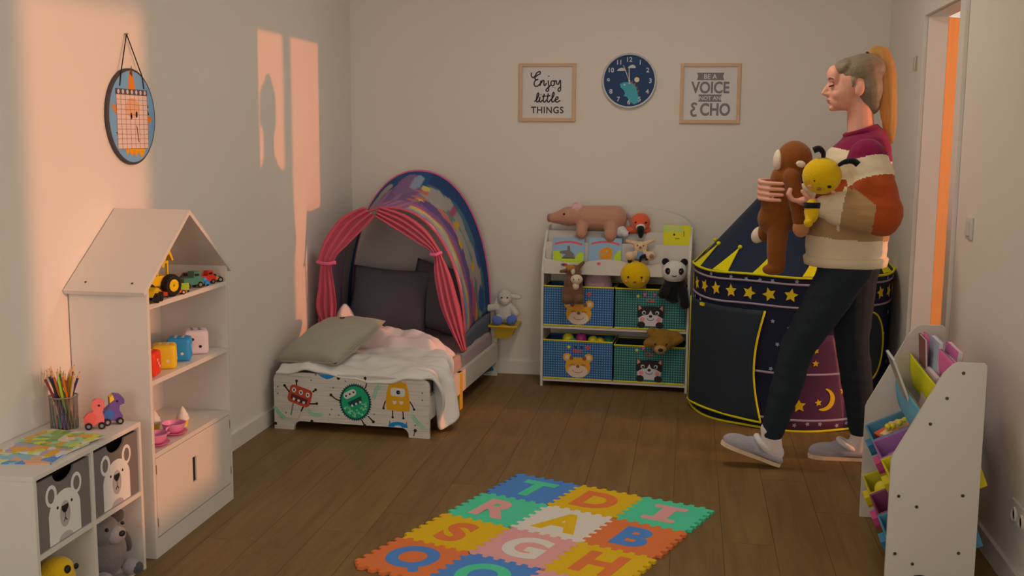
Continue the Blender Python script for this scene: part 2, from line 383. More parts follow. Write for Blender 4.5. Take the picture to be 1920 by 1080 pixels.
# added round ceiling lamp, unseen above the frame, gives the soft fill light
t = thing('added_fill_lamp', 'added round white fill lamp on the ceiling, out of view', 'added fill lamp', (-0.2, 4.55, ZC))
obj('base_plate', MB().lathe([(0.27, 0.0), (0.27, -0.02), (0.255, -0.025), (0.001, -0.025)], seg=48), m_white, t, smooth=40)
m_fill_lamp = bpy.data.materials.new('fill_lamp_diffuser'); m_fill_lamp.use_nodes = True; _p = m_fill_lamp.node_tree.nodes['Principled BSDF']
_p.inputs['Emission Color'].default_value = (1.0, 0.85, 0.67, 1); _p.inputs['Emission Strength'].default_value = 14.5; _p.inputs['Base Color'].default_value = (0.8, 0.8, 0.8, 1)
obj('diffuser', MB().lathe([(0.25, -0.025), (0.25, -0.05), (0.235, -0.075), (0.18, -0.095), (0.09, -0.105), (0.001, -0.107)], seg=40), m_fill_lamp, t, smooth=60)

# ================================================================ DOLL'S-HOUSE BOOKCASE
hx0, hx1, hy0, hy1 = XL + 0.004, -1.703, 3.222, 3.842
t = thing('house_bookcase', 'white house-shaped bookcase with pitched roof standing against the left wall', 'bookcase', ((hx0 + hx1) / 2, (hy0 + hy1) / 2, 0))
p = 0.016; zt = 0.905
def part(name, mb, m, par=None, **k): return obj(name, mb, m, par or t, world=True, **k)
for ya in (hy0, hy1 - p): part('side_panel', MB().b2((hx0, ya, 0), (hx1, ya + p, zt), bev=0.0015), m_white)
part('back_panel', MB().prism([(hy0 + p, 0.02), (hy1 - p, 0.02), (hy1 - p, zt + 0.01), ((hy0 + hy1) / 2, 1.115), (hy0 + p, zt + 0.01)], (hx0, 0, 0), Y, Z, (0.006, 0, 0)), m_white)
for z in (0.848, 0.597, 0.354): part('shelf', MB().b2((hx0 + 0.006, hy0 + p, z - 0.016), (hx1 - 0.001, hy1 - p, z)), m_white)
part('floor_board', MB().b2((hx0 + 0.006, hy0 + p, 0.055), (hx1 - 0.02, hy1 - p, 0.068)), m_white)
part('plinth', MB().b2((hx1 - 0.014, hy0 + p, 0.0), (hx1 - 0.001, hy1 - p, 0.066)), m_white)
# door with an upright slot
yc, zc = (hy0 + hy1) / 2, 0.2
d0, d1, z0, z1 = hy0 + p + 0.003, hy1 - p - 0.003, 0.070, 0.336
sy0, sy1, sz0, sz1 = yc - 0.026, yc + 0.004, 0.172, 0.262
db = MB(); xd0, xd1 = hx1 - 0.007, hx1 - 0.001
for lo, hi in (((xd0, d0, z0), (xd1, sy0, z1)), ((xd0, sy1, z0), (xd1, d1, z1)), ((xd0, sy0, z0), (xd1, sy1, sz0)), ((xd0, sy0, sz1), (xd1, sy1, z1))): db.b2(lo, hi)
d = part('door', db, m_white)
part('handle_slot', MB().b2((xd0 - 0.004, sy0 - 0.004, sz0 - 0.004), (xd0 - 0.001, sy1 + 0.004, sz1 + 0.004)), m_black, d)
for ya in (hy0 + p, hy1 - p - 0.004):
    for za in (0.105, 0.285): part('hinge', MB().b2((hx1 - 0.002, ya, za), (hx1 + 0.001, ya + 0.004, za + 0.03)), m_steel, d)
# roof boards: eaves at y 3.19 / 3.87, ridge at y 3.53
ey0, ey1, ez, ry, rz_ = 3.192, 3.872, 0.893, 3.532, 1.134
for s_, e in ((1, ey0), (-1, ey1)):
    dv = Vector((0, ry - e, rz_ - ez)); n = Vector((0, -dv.z * s_, dv.y * s_)).normalized()
    pr_ = [(e, ez), (ry, rz_), (ry, rz_ - 0.017), (e + s_ * 0.008, ez - 0.012)]
    rf = part('roof_board', MB().prism(pr_, (hx0, 0, 0), Y, Z, (hx1 - hx0 + 0.006, 0, 0)), m_white)
    for xx in (hx0 + 0.06, hx1 - 0.05):
        q = V(xx, e, ez) + dv * 0.10 + n * 0.0003
        part('screw', MB().cyl(q, q + n * 0.0012, 0.004, seg=10), m_screw, rf)

# ---- toys on the top shelf
zs = 0.848
m_tyel = paint('toy_yellow', (200, 150, 12), rough=0.35)
m_tire = M('toy_tyre', (0.014, 0.013, 0.012), rough=0.7, raw=True, bump=0.2, scale=90)
m_tdark = M('toy_grey', (0.05, 0.048, 0.045), rough=0.5, raw=True)
t = thing('toy_tractor', 'large yellow toy tractor loader with black tyres on the bookcase top shelf', 'toy tractor', (-1.775, 3.385, zs), rz=-18)
obj('chassis', MB().box((0.0, 0.01, 0.055), (0.055, 0.13, 0.035), bev=0.006).box((0, -0.035, 0.085), (0.04, 0.06, 0.035), bev=0.008), m_tyel, t)
obj('cab', MB().box((0, 0.035, 0.115), (0.05, 0.055, 0.008), bev=0.003).box((0.021, 0.012, 0.09), (0.006, 0.006, 0.06)).box((-0.021, 0.012, 0.09), (0.006, 0.006, 0.06)).box((0.021, 0.058, 0.09), (0.006, 0.006, 0.06)).box((-0.021, 0.058, 0.09), (0.006, 0.006, 0.06)), m_tyel, t)
obj('loader_arm', MB().prism([(0.03, 0.10), (0.05, 0.15), (0.07, 0.155), (0.085, 0.12), (0.078, 0.118), (0.066, 0.142), (0.055, 0.138), (0.04, 0.098)], (-0.025, 0, 0), Y, Z, (0.05, 0, 0)), m_tyel, t)
for sx in (-1, 1):
    for yy, rr, ww in ((0.055, 0.038, 0.026), (-0.045, 0.027, 0.02)):
        w_ = obj('wheel', MB().lathe([(rr * 0.55, -ww / 2), (rr * 0.9, -ww / 2), (rr, -ww / 4), (rr, ww / 4), (rr * 0.9, ww / 2), (rr * 0.55, ww / 2)], (sx * 0.04, yy, rr), 22, R=rot(0, 90, 0)), m_tire, t, smooth=40)
        obj('hub', MB().lathe([(rr * 0.55, -ww * 0.52), (rr * 0.55, ww * 0.52), (rr * 0.3, ww * 0.56), (rr * 0.12, ww * 0.5)], (sx * 0.04, yy, rr), 16, R=rot(0, 90 * sx, 0)), m_tyel, w_)
t = thing('toy_bulldozer', 'small yellow toy dumper with dark round tyres at the near end of the top shelf', 'toy truck', (-1.722, 3.292, zs), rz=10)
obj('body', MB().prism([(-0.035, 0.02), (-0.035, 0.04), (-0.01, 0.05), (0.015, 0.045), (0.045, 0.03), (0.055, 0.012), (0.04, 0.012)], (-0.018, 0, 0), Y, Z, (0.036, 0, 0)), m_tyel, t)
for sx in (-1, 1):
    for yy in (-0.022, 0.018):
        obj('wheel', MB().lathe([(0.006, -0.006), (0.0165, -0.006), (0.0165, 0.006), (0.006, 0.006)], (sx * 0.022, yy, 0.0165), 16, R=rot(0, 90, 0)), m_tire, t)
def toy_car(label, col, loc, rz, kind='car', L=0.068, flag=None):
    c = thing('toy_car', label, 'toy car', loc, rz=rz, group='toy cars on the bookcase top shelf'); m = paint('car_' + kind + '_%d_%d_%d' % col, col, rough=0.3); W = L * 0.42
    prof = {'car': [(-.5, .12), (-.5, .32), (-.3, .36), (-.16, .54), (.16, .54), (.3, .36), (.5, .3), (.5, .12)], 'truck': [(-.5, .15), (-.5, .45), (0, .45), (.02, .7), (.3, .7), (.38, .42), (.5, .4), (.5, .15)],
            'race': [(-.5, .12), (-.5, .5), (-.42, .5), (-.4, .3), (-.1, .4), (.05, .3), (.5, .18), (.5, .12)]}[kind]
    b = obj('body', MB().prism([(a * L, z * L) for a, z in prof], (-W / 2, 0, 0), Y, Z, (W, 0, 0)), m, c)
    obj('window_band', MB().box((0, 0.0 if kind != 'truck' else 0.15 * L, (0.45 if kind == 'car' else 0.56 if kind == 'truck' else .33) * L), (W * 1.02, L * 0.22, L * 0.11)), m_black, b)
    for sx in (-1, 1):
        for yy in (-0.31, 0.31):
            w_ = obj('wheel', MB().cyl((sx * W * 0.38, yy * L, L * 0.13), (sx * W * 0.54, yy * L, L * 0.13), L * 0.13, seg=14), m_tire, c)
            obj('hub', MB().cyl((sx * W * 0.54, yy * L, L * 0.13), (sx * W * 0.56, yy * L, L * 0.13), L * 0.07, seg=10), m_steel, w_)
for lb, col, loc, rz, kd, L in (
    ('small dark red toy car in the middle of the top shelf row', (150, 50, 14), (-1.738, 3.412, zs), 20, 'car', .06),
    ('small orange toy racing car next to the dark red one', (205, 78, 16), (-1.722, 3.468, zs), -40, 'race', .06),
    ('lime green toy racing car beside the orange one', (120, 130, 24), (-1.735, 3.545, zs), 35, 'race', .066),
    ('large dark green toy pickup with black tyres on the top shelf', (48, 82, 62), (-1.745, 3.625, zs), -28, 'truck', .085),
    ('bright blue toy car between the green pickup and the red one', (44, 100, 140), (-1.735, 3.692, zs), 70, 'car', .055),
    ('bright red toy truck near the far end of the top shelf', (190, 44, 20), (-1.74, 3.735, zs), -30, 'truck', .07),
    ('yellow and black toy racing car at the far end of the shelf', (170, 115, 20), (-1.738, 3.795, zs), -55, 'race', .075),
    ('dark grey flat toy car standing behind the red truck', (70, 58, 54), (-1.80, 3.72, zs + 0.0), 80, 'car', .08)):
    toy_car(lb, col, loc, rz, kd, L)

# ---- four big foam dice
def die(label, col, dot, loc, rz, a=0.083):
    d = thing('foam_die', label, 'die', loc, rz=rz, group='foam dice on the middle shelf'); m = M('die_%d_%d_%d' % col, col, rough=0.5, bump=0.05, scale=120, var=0.03)
    obj('cube', MB().box((0, 0, a / 2), (a, a, a), bev=a * 0.22, seg=4), m, d, smooth=60)
    faces = [(V(1, 0, 0), Y, Z, 3), (V(0, -1, 0), X, Z, 2), (V(0, 0, 1), X, Y, 4), (V(-1, 0, 0), Y, Z, 4), (V(0, 1, 0), X, Z, 5)]
    pat = {2: [(-1, 1), (1, -1)], 3: [(-1, 1), (0, 0), (1, -1)], 4: [(-1, 1), (1, 1), (-1, -1), (1, -1)], 5: [(-1, 1), (1, 1), (-1, -1), (1, -1), (0, 0)]}
    for n, u, v, k in faces:
        for x, y in pat[k]:
            c = V(0, 0, a / 2) + n * (a / 2) + u * (x * a * 0.15) + v * (y * a * 0.15)
            obj('pip', MB().cyl(c - n * 0.001, c + n * 0.0008, a * 0.065, seg=10), dot, d)
m_pip = flat('white_pip', (205, 190, 172))
zs = 0.597
die('red foam die with white pips at the near end of the shelf', (196, 44, 14), m_pip, (-1.765, 3.318, zs), 12)
die('yellow foam die between the red and the blue die', (205, 155, 22), m_pip, (-1.765, 3.445, zs), 25)
die('blue foam die between the yellow and the white die', (30, 100, 132), m_pip, (-1.772, 3.575, zs), 20)
die('white foam die with black pips at the far end of the row', (158, 134, 122), m_black, (-1.772, 3.705, zs), 28, 0.088)

# ---- tea set
m_pinkp = M('pink_plastic', (182, 104, 122), rough=0.3, var=0.02)
m_pinkd = M('pink_plastic_dark', (156, 66, 88), rough=0.3, var=0.02)
def cup(label, loc):
    c = thing('toy_teacup', label, 'toy cup', loc, group='pink toy tea set')
    obj('saucer', MB().lathe([(0.012, 0.0), (0.03, 0.002), (0.047, 0.010), (0.047, 0.012), (0.03, 0.006), (0.001, 0.005)], seg=28), m_pinkd, c, smooth=50)
    b = obj('bowl', MB().lathe([(0.02, 0.006), (0.034, 0.018), (0.04, 0.036), (0.0425, 0.042), (0.0395, 0.042), (0.032, 0.02), (0.001, 0.012)], seg=28), m_pinkp, c, smooth=50)
    obj('handle', MB().tube([(0, -0.038, 0.034), (0, -0.055, 0.032), (0, -0.055, 0.018), (0, -0.032, 0.014)], 0.0035, 8, sm=4), m_pinkp, b, smooth=60)
zs = 0.354
cup('pink toy teacup and saucer nearest the shelf front edge', (-1.752, 3.335, zs))
cup('pink toy teacup behind the front one, half hidden by it', (-1.845, 3.345, zs))
cup('pink toy teacup standing alone in the middle of the shelf', (-1.755, 3.475, zs))
m_cream = M('icing_white', (196, 176, 150), rough=0.5, bump=0.1, scale=40, var=0.03)
m_cakey = paint('cake_yellow', (205, 155, 30))
for lb, loc in (('toy cupcake with white icing behind the teacups', (-1.85, 3.52, zs)), ('toy cupcake with yellow base standing right of the teacups', (-1.775, 3.585, zs))):
    c = thing('toy_cupcake', lb, 'toy cake', loc, group='toy cupcakes')
    obj('cake_cup', MB().lathe([(0.017, 0), (0.022, 0.022), (0.001, 0.022)], seg=20), m_cakey, c, smooth=40)
    obj('icing', MB().lathe([(0.021, 0.022), (0.024, 0.028), (0.02, 0.037), (0.0205, 0.041), (0.013, 0.05), (0.013, 0.054), (0.005, 0.066), (0.0005, 0.072)], seg=20), m_cream, c, smooth=60)

# ================================================================ CUBE SHELF
cx0, cx1, cy0, cy1, cz = XL + 0.004, -1.70, 2.566, 3.146, 0.487
t = thing('cube_shelf', 'low white four-cube shelf unit beside the house bookcase', 'shelf', ((cx0 + cx1) / 2, (cy0 + cy1) / 2, 0))
q = 0.014; ym = (cy0 + cy1) / 2; zm = 0.256
part('top_board', MB().b2((cx0, cy0, cz - q), (cx1, cy1, cz), bev=0.0015), m_white)
for ya in (cy0, cy1 - q): part('side_panel', MB().b2((cx0, ya, 0), (cx1, ya + q, cz - q), bev=0.001), m_white)
part('divider', MB().b2((cx0 + 0.004, ym - q / 2, 0.02), (cx1, ym + q / 2, cz - q)), m_white)
part('divider', MB().b2((cx0 + 0.004, cy0 + q, zm - q / 2), (cx1 - 0.0006, ym - q / 2, zm + q / 2)), m_white)
part('divider', MB().b2((cx0 + 0.004, ym + q / 2, zm - q / 2), (cx1 - 0.0006, cy1 - q, zm + q / 2)), m_white)
part('bottom_board', MB().b2((cx0, cy0 + q, 0.008), (cx1 - 0.0006, cy1 - q, 0.022)), m_white)
part('back_panel', MB().b2((cx0, cy0 + q, 0.022), (cx0 + 0.004, cy1 - q, cz - q)), m_white)
m_gfab = cloth('grey_felt', (92, 78, 66), k=1.2)
m_bearw = cloth('bear_white', (188, 170, 148)); m_bearg = cloth('bear_snout_grey', (128, 110, 98)); m_dk = flat('print_black', (26, 20, 17)); m_inside = cloth('box_inside', (60, 50, 44))
def bear_box(label, y0, y1):
    w = y1 - y0; c = thing('fabric_box', label, 'storage box', ((cx0 + cx1) / 2, (y0 + y1) / 2, zm + q / 2 + 0.001), group='bear print fabric boxes')
    hw, H = w / 2 - 0.004, 0.198; xf = (cx1 - cx0) / 2 - 0.006; xb = -(cx1 - cx0) / 2 + 0.012
    cut = [(0.052 * math.cos(PI + PI * i / 12), H + 0.03 * math.sin(PI + PI * i / 12)) for i in range(13)]
    obj('front', MB().prism([(-hw, 0), (hw, 0), (hw, H)] + cut[::-1] + [(-hw, H)], (xf - 0.006, 0, 0), Y, Z, (0.006, 0, 0)), m_gfab, c)
    obj('body', MB().b2((xb, -hw, 0), (xf - 0.006, hw, 0.005)).b2((xb, -hw, 0.005), (xf - 0.006, -hw + 0.005, H)).b2((xb, hw - 0.005, 0.005), (xf - 0.006, hw, H)).b2((xb, -hw + 0.005, 0.005), (xb + 0.005, hw - 0.005, H)), m_inside, c)
    def dec(name, poly, m, k=1, par=None): return obj(name, MB().prism(poly, (xf, 0, 0), Y, Z, (0.0006 * k, 0, 0)), m, par or c)
    hb = [(-0.078, 0.002), (0.078, 0.002)] + [(0.078 * math.cos(a) * (1 - 0.12 * math.sin(a)), 0.085 + 0.058 * math.sin(a)) for a in [PI * i / 16 for i in range(17)]]
    b = dec('bear_head', hb, m_bearw)
    for s_ in (-1, 1):
        dec('ear', circ(0.027, 18, s_ * 0.062, 0.142, 0.031), m_bearw, 0.8, b); dec('inner_ear', circ(0.016, 14, s_ * 0.063, 0.142, 0.021), m_gfab, 1.2, b)
        dec('eye', circ(0.0045, 10, s_ * 0.035, 0.10), m_dk, 2, b)
    dec('snout', circ(0.026, 22, 0, 0.072, 0.038), m_bearg, 1.6, b); dec('nose', [(-0.016, 0.098), (0.016, 0.098), (0.017, 0.088), (0.006, 0.076), (-0.006, 0.076), (-0.017, 0.088)], m_dk, 2.2, b)
    dec('mouth', [(-0.0012, 0.078), (0.0012, 0.078), (0.0012, 0.062), (0.009, 0.052), (0.007, 0.05), (0, 0.058), (-0.007, 0.05), (-0.009, 0.052), (-0.0012, 0.062)], m_dk, 2.2, b)
    dec('belly', [(0.035 * math.cos(PI * i / 10), 0.002 + 0.018 * math.sin(PI * i / 10)) for i in range(11)], m_bearg, 1.6, b)
bear_box('grey felt box with white bear print in the near upper cube', cy0 + q, ym - q / 2)
bear_box('grey felt box with white bear print in the upper cube beside the bookcase', ym + q / 2, cy1 - q)

# ---- plush helper
def plush(name, label, loc, body, mat, rz=0, voxel=0.005, it=3, group=None, cat='plush toy', r=None):
    """body = list of ('s', centre, radii[, rot]) or ('c', p0, p1, r0, r1)"""
    t_ = thing(name, label, cat, loc, rz=rz, group=group, r=r); b = MB()
    for e in body:
        if e[0] == 's': b.sph(e[1], e[2], rot(*e[3]) if len(e) > 3 else None)
        else: b.caps(e[1], e[2], e[3], e[4])
    o = obj('body', solid(b, voxel, it), mat, t_); return t_
def blob(name, par, c, r, m, R=None, su=12, sv=8): return obj(name, MB().sph(c, r, rot(*R) if R else None, su, sv), m, par, smooth=180)
m_gplush = fuzz('grey_plush', (84, 72, 63)); m_gpl2 = fuzz('grey_plush_light', (108, 94, 84)); m_gdk = fuzz('grey_plush_dark', (52, 47, 43))
# grey plush in the lower right cube, facing +x
zb = 0.022
t = plush('koala_plush', 'round grey plush animal slumped in the lower cube next to the bookcase', (-1.775, 2.995, zb), [
    ('s', (0.0, 0.005, 0.085), (0.075, 0.085, 0.088)), ('s', (0.012, -0.012, 0.158), (0.062, 0.068, 0.052))], m_gplush, rz=-12)
blob('ear', t, (0.01, -0.072, 0.182), (0.026, 0.03, 0.03), m_gdk); blob('ear', t, (0.02, 0.06, 0.188), (0.024, 0.026, 0.024), m_gdk)
blob('muzzle', t, (0.063, 0.004, 0.15), (0.03, 0.036, 0.028), m_gpl2); blob('nose', t, (0.09, 0.004, 0.158), (0.008, 0.013, 0.009), m_black)
for s_ in (-1, 1):
    blob('eye', t, (0.066, s_ * 0.034, 0.178), 0.006, m_black)
    f_ = blob('foot', t, (0.07, s_ * 0.062, 0.028), (0.035, 0.027, 0.026), m_gpl2); blob('sole', f_, (0.092, s_ * 0.064, 0.026), (0.016, 0.021, 0.02), m_gdk)
blob('arm', t, (0.02, 0.088, 0.10), (0.024, 0.02, 0.05), m_gdk, (25, 0, 0)); blob('arm', t, (0.03, -0.084, 0.08), (0.024, 0.02, 0.045), m_gplush, (-25, 0, 0))
m_yplush = fuzz('yellow_plush', (205, 150, 14)); m_blush = fuzz('blush_pink', (205, 130, 95))
t = plush('yellow_plush', 'yellow plush toy with a black eye in the lower cube nearest the camera', (-1.775, 2.70, zb), [
    ('s', (0, 0, 0.075), (0.07, 0.085, 0.075)), ('s', (0.02, 0.03, 0.13), (0.05, 0.06, 0.045)), ('s', (0.02, 0.075, 0.10), (0.03, 0.035, 0.022)), ('s', (0.02, -0.07, 0.09), (0.03, 0.035, 0.022))], m_yplush, rz=0)
blob('eye', t, (0.066, 0.018, 0.148), (0.008, 0.012, 0.012), m_black); blob('eye', t, (0.066, 0.062, 0.140), (0.006, 0.009, 0.009), m_black)

# ---- pencil pot and pencils
ct_ = cz
PX, PY = -1.893, 3.035
m_mesh = bpy.data.materials.new('wire_mesh'); m_mesh.use_nodes = True
nt = m_mesh.node_tree; pb = nt.nodes['Principled BSDF']; pb.inputs['Base Color'].default_value = (0.10, 0.10, 0.10, 1); pb.inputs['Metallic'].default_value = 0.6; pb.inputs['Roughness'].default_value = 0.5; pb.inputs['Alpha'].default_value = 0.42
t = thing('pencil_pot', 'round grey wire mesh pencil pot on the cube shelf', 'pencil pot', (PX, PY, ct_))
obj('mesh_wall', MB().lathe([(0.040, 0.003), (0.042, 0.102)], seg=36, cap=False), m_mesh, t, smooth=60)
obj('rim', MB().tube([(0.042 * math.cos(2 * PI * i / 36), 0.042 * math.sin(2 * PI * i / 36), 0.102) for i in range(36)], 0.0022, 8, closed=True), m_steel, t, smooth=60)
obj('base', MB().lathe([(0.041, 0.0), (0.041, 0.003), (0.0005, 0.003)], seg=36), m_steel, t)
wire = MB()
for i in range(24):
    a = 2 * PI * i / 24; wire.tube([(0.0405 * math.cos(a), 0.0405 * math.sin(a), 0.003), (0.0422 * math.cos(a + .26), 0.0422 * math.sin(a + .26), 0.102)], 0.0005, 4, cap=False)
    wire.tube([(0.0405 * math.cos(a), 0.0405 * math.sin(a), 0.003), (0.0422 * math.cos(a - .26), 0.0422 * math.sin(a - .26), 0.102)], 0.0005, 4, cap=False)
obj('wire', wire, m_steel, t)
pens = [('yellow', (215, 150, 10)), ('amber yellow', (205, 135, 12)), ('orange', (190, 90, 20)), ('red', (160, 40, 25)), ('dark red', (110, 32, 26)), ('dark green', (35, 70, 38)), ('green', (28, 92, 52)), ('olive green', (80, 84, 28)), ('navy blue', (34, 34, 66)),
        ('purple', (70, 48, 92)), ('brown', (92, 56, 30)), ('white', (190, 160, 140)), ('black', (34, 28, 24)), ('light brown', (170, 110, 55)), ('teal', (40, 90, 96)), ('lime green', (128, 140, 36)), ('maroon', (100, 40, 48)), ('dark blue', (40, 46, 92)), ('tan', (180, 130, 80)), ('deep orange', (200, 104, 24)), ('rust red', (150, 66, 30)), ('grey green', (96, 104, 70))]
m_rawwood = M('pencil_wood', (205, 150, 95), rough=0.7, var=0.08)
for i, (nm, col) in enumerate(pens):
    a = 2.4 * i + 0.4; rb = 0.010 + 0.020 * ((i * 7) % 5) / 5; k = random.uniform(0.6, 1.0)
    tip_r = 0.028 + 0.034 * ((i * 5) % 7) / 7
    base = V(rb * math.cos(a + 2.0), rb * math.sin(a + 2.0), 0.005); tip = V(tip_r * math.cos(a), tip_r * math.sin(a), 0.172 + 0.022 * random.random())
    if tip_r > 0.04:      # keep the leaning ones inside the rim
        z = (0.102 - base.z) / (tip.z - base.z); at = base.lerp(tip, z)
        r_ = math.hypot(at.x, at.y)
        if r_ > 0.036: tip = base + (V(at.x * 0.036 / r_, at.y * 0.036 / r_, 0.102) - base) * ((tip.z - base.z) / (0.102 - base.z))
    dv = (tip - base).normalized(); e = tip - dv * 0.022; m = M('pencil_' + nm.replace(' ', '_'), col, rough=0.35, var=0.02)
    c = thing('coloured_pencil', nm + ' pencil standing tip up in the mesh pot', 'pencil', (PX, PY, ct_), group='coloured pencils in the mesh pot')
    obj('barrel', MB().tube([base, e], 0.0038, 6), m, c); obj('sharpened_tip', MB().tube([e, tip - dv * 0.005], [0.0038, 0.0012], 6), m_rawwood, c); obj('lead', MB().tube([tip - dv * 0.005, tip], [0.0012, 0.0003], 6), m, c)

# ---- two little wooden animals on wheels
def roller(label, loc, rz, prof, cols, extra=None):
    c = thing('wheeled_toy', label, 'wooden toy', loc, rz=rz, group='wooden animals on wheels'); m = paint('roller_%d_%d_%d' % cols[0], cols[0], rough=0.4); m2 = paint('roller_%d_%d_%d' % cols[1], cols[1], rough=0.4)
    b = obj('body', MB().prism(prof, (-0.014, 0, 0), Y, Z, (0.028, 0, 0)), m, c)
    obj('side_shape', MB().prism(circ(0.017, 16, -0.012, 0.034), (-0.0165, 0, 0), Y, Z, (0.033, 0, 0)), m2, c)
    for s_ in (-1, 1): obj('eye', MB().cyl((s_ * 0.0141, 0.014, 0.074), (s_ * 0.0152, 0.014, 0.074), 0.0035, seg=10), m_black, b)
    for sx in (-1, 1):
        for yy in (-0.018, 0.02):
            w_ = obj('wheel', MB().cyl((sx * 0.0142, yy, 0.011), (sx * 0.022, yy, 0.011), 0.011, seg=18), m_black, c)
            obj('wheel_cap', MB().cyl((sx * 0.022, yy, 0.011), (sx * 0.0228, yy, 0.011), 0.0055, seg=12), m_steel, w_)
    return c
pr1 = [(-0.03, 0.012), (0.026, 0.012), (0.028, 0.03), (0.022, 0.05), (0.027, 0.062), (0.029, 0.078), (0.021, 0.09), (0.006, 0.093), (-0.006, 0.086), (-0.008, 0.07), (-0.002, 0.055), (-0.02, 0.05), (-0.033, 0.034)]
roller('pink wooden animal on black wheels next to the pencil pot', (-1.80, 3.050, ct_), -62, pr1, ((240, 110, 95), (205, 80, 66)))
pr2 = [(-0.03, 0.012), (0.028, 0.012), (0.03, 0.025), (0.02, 0.045), (0.022, 0.06), (0.036, 0.064), (0.036, 0.078), (0.026, 0.092), (0.006, 0.097), (-0.008, 0.088), (-0.008, 0.06), (-0.02, 0.05), (-0.034, 0.05), (-0.03, 0.03)]
c = roller('purple wooden animal on black wheels at the corner by the bookcase', (-1.775, 3.108, ct_), -50, pr2, ((72, 48, 86), (40, 66, 104)))
obj('crest', MB().prism([(-0.008, 0.07), (-0.008, 0.088), (0.002, 0.095), (0.006, 0.08)], (-0.0155, 0, 0), Y, Z, (0.031, 0, 0)), m_cakey, c)

# ---- three colouring magazines
def mag_mat(name, cols, scale, seed):
    m = M(name, (128, 128, 100), rough=0.4, spec=0.3); nt = m.node_tree; p_ = nt.nodes['Principled BSDF']
    v = nt.nodes.new('ShaderNodeTexVoronoi'); v.inputs['Scale'].default_value = scale; tc = nt.nodes.new('ShaderNodeTexCoord'); mp = nt.nodes.new('ShaderNodeMapping'); mp.inputs['Location'].default_value = (seed, seed * .7, 0)
    nt.links.new(tc.outputs['Object'], mp.inputs['Vector']); nt.links.new(mp.outputs['Vector'], v.inputs['Vector'])
    sx = nt.nodes.new('ShaderNodeSeparateColor'); cr = nt.nodes.new('ShaderNodeValToRGB'); cr.color_ramp.interpolation = 'CONSTANT'
    nt.links.new(v.outputs['Color'], sx.inputs['Color']); nt.links.new(sx.outputs['Red'], cr.inputs['Fac'])
    el = cr.color_ramp.elements
    for i, c_ in enumerate(cols):
        e_ = el[i] if i < 2 else el.new(i / len(cols)); e_.position = i / len(cols); e_.color = alb(*c_) + (1,)
    nt.links.new(cr.outputs['Color'], p_.inputs['Base Color']); return m
mats = [mag_mat('magazine_green', [(150, 140, 40), (105, 120, 60), (165, 110, 20), (120, 135, 95), (90, 110, 60), (180, 150, 120)], 38, 1.0), mag_mat('magazine_orange', [(175, 120, 25), (190, 165, 150), (150, 140, 40), (130, 105, 120), (200, 130, 60), (175, 160, 130)], 34, 3.0), mag_mat('magazine_blue', [(60, 110, 140), (190, 130, 90), (60, 95, 130), (190, 150, 40), (120, 150, 150), (165, 150, 90)], 30, 5.0)]
m_page = flat('page_white', (185, 168, 148))
for (lb, (px, py), rz, m, z) in (
    ('colouring magazine with a blue and orange cover nearest the camera', (-1.826, 2.735), 8, mats[2], 0.0), ('colouring magazine with a striped orange picture in the middle of the pile', (-1.822, 2.815), -6, mats[1], 0.0042), ('green and yellow colouring magazine on top nearest the pencil pot', (-1.815, 2.892), -10, mats[0], 0.0084)):
    c = thing('magazine', lb, 'magazine', (px, py, ct_ + z), rz=rz, group='colouring magazines on the cube shelf')
    obj('pages', MB().box((0, 0, 0.0016), (0.196, 0.138, 0.0032)), m_page, c); obj('cover', MB().box((0, 0, 0.0036), (0.20, 0.142, 0.0006)), m, c)
    obj('spine', MB().box((0, -0.0705, 0.002), (0.20, 0.0015, 0.004)), m, c)

# ================================================================ TODDLER BED
BED = (-1.926, 4.834, 0.0); BRZ = -3.06
t = thing('toddler_bed', 'white toddler bed with a monster print footboard in the left corner', 'bed', BED, rz=BRZ)
bw, bl = 0.767, 1.375
def board_mat():
    m = M('printed_white_board', (168, 152, 130), rough=0.5); nt = m.node_tree; p_ = nt.nodes['Principled BSDF']
    tc = nt.nodes.new('ShaderNodeTexCoord'); mp = nt.nodes.new('ShaderNodeMapping'); mp.inputs['Scale'].default_value = (3, 3, 90)
    n = nt.nodes.new('ShaderNodeTexNoise'); n.inputs['Scale'].default_value = 1.5; n.inputs['Detail'].default_value = 2
    nt.links.new(tc.outputs['Object'], mp.inputs['Vector']); nt.links.new(mp.outputs['Vector'], n.inputs['Vector'])
    cr = nt.nodes.new('ShaderNodeValToRGB'); cr.color_ramp.elements[0].position = 0.3; cr.color_ramp.elements[0].color = (0.60, 0.59, 0.57, 1); cr.color_ramp.elements[1].position = 0.52; cr.color_ramp.elements[1].color = (0.75, 0.745, 0.73, 1)
    nt.links.new(n.outputs['Fac'], cr.inputs['Fac']); nt.links.new(cr.outputs['Color'], p_.inputs['Base Color']); return m
m_board = board_mat()
arc = lambda cx, cz, r, a0, a1, n=6: [(cx + r * math.cos(a0 + (a1 - a0) * i / n), cz + r * math.sin(a0 + (a1 - a0) * i / n)) for i in range(n + 1)]
fo = [(0, 0), (0.098, 0)] + arc(0.135, 0.008, 0.036, PI, PI / 2) + arc(bw - 0.135, 0.008, 0.036, PI / 2, 0) + [(bw - 0.098, 0), (bw, 0), (bw, 0.238)] + arc(bw - 0.04, 0.238, 0.04, 0, PI / 2) + arc(0.04, 0.238, 0.04, PI / 2, PI)
fb = obj('footboard', MB().prism(fo, (0, 0.02, 0), X, Z, (0, -0.02, 0)), m_board, t)
hbp = [(x, z + (0.16 if z > 0.2 else 0)) for x, z in fo]
hb = obj('headboard', MB().prism(hbp, (0, bl + 0.02, 0), X, Z, (0, -0.02, 0)), m_board, t)
for xx in (0.0, bw - 0.022): obj('side_rail', MB().b2((xx, 0.02, 0.085), (xx + 0.022, bl, 0.195)), m_white, t)
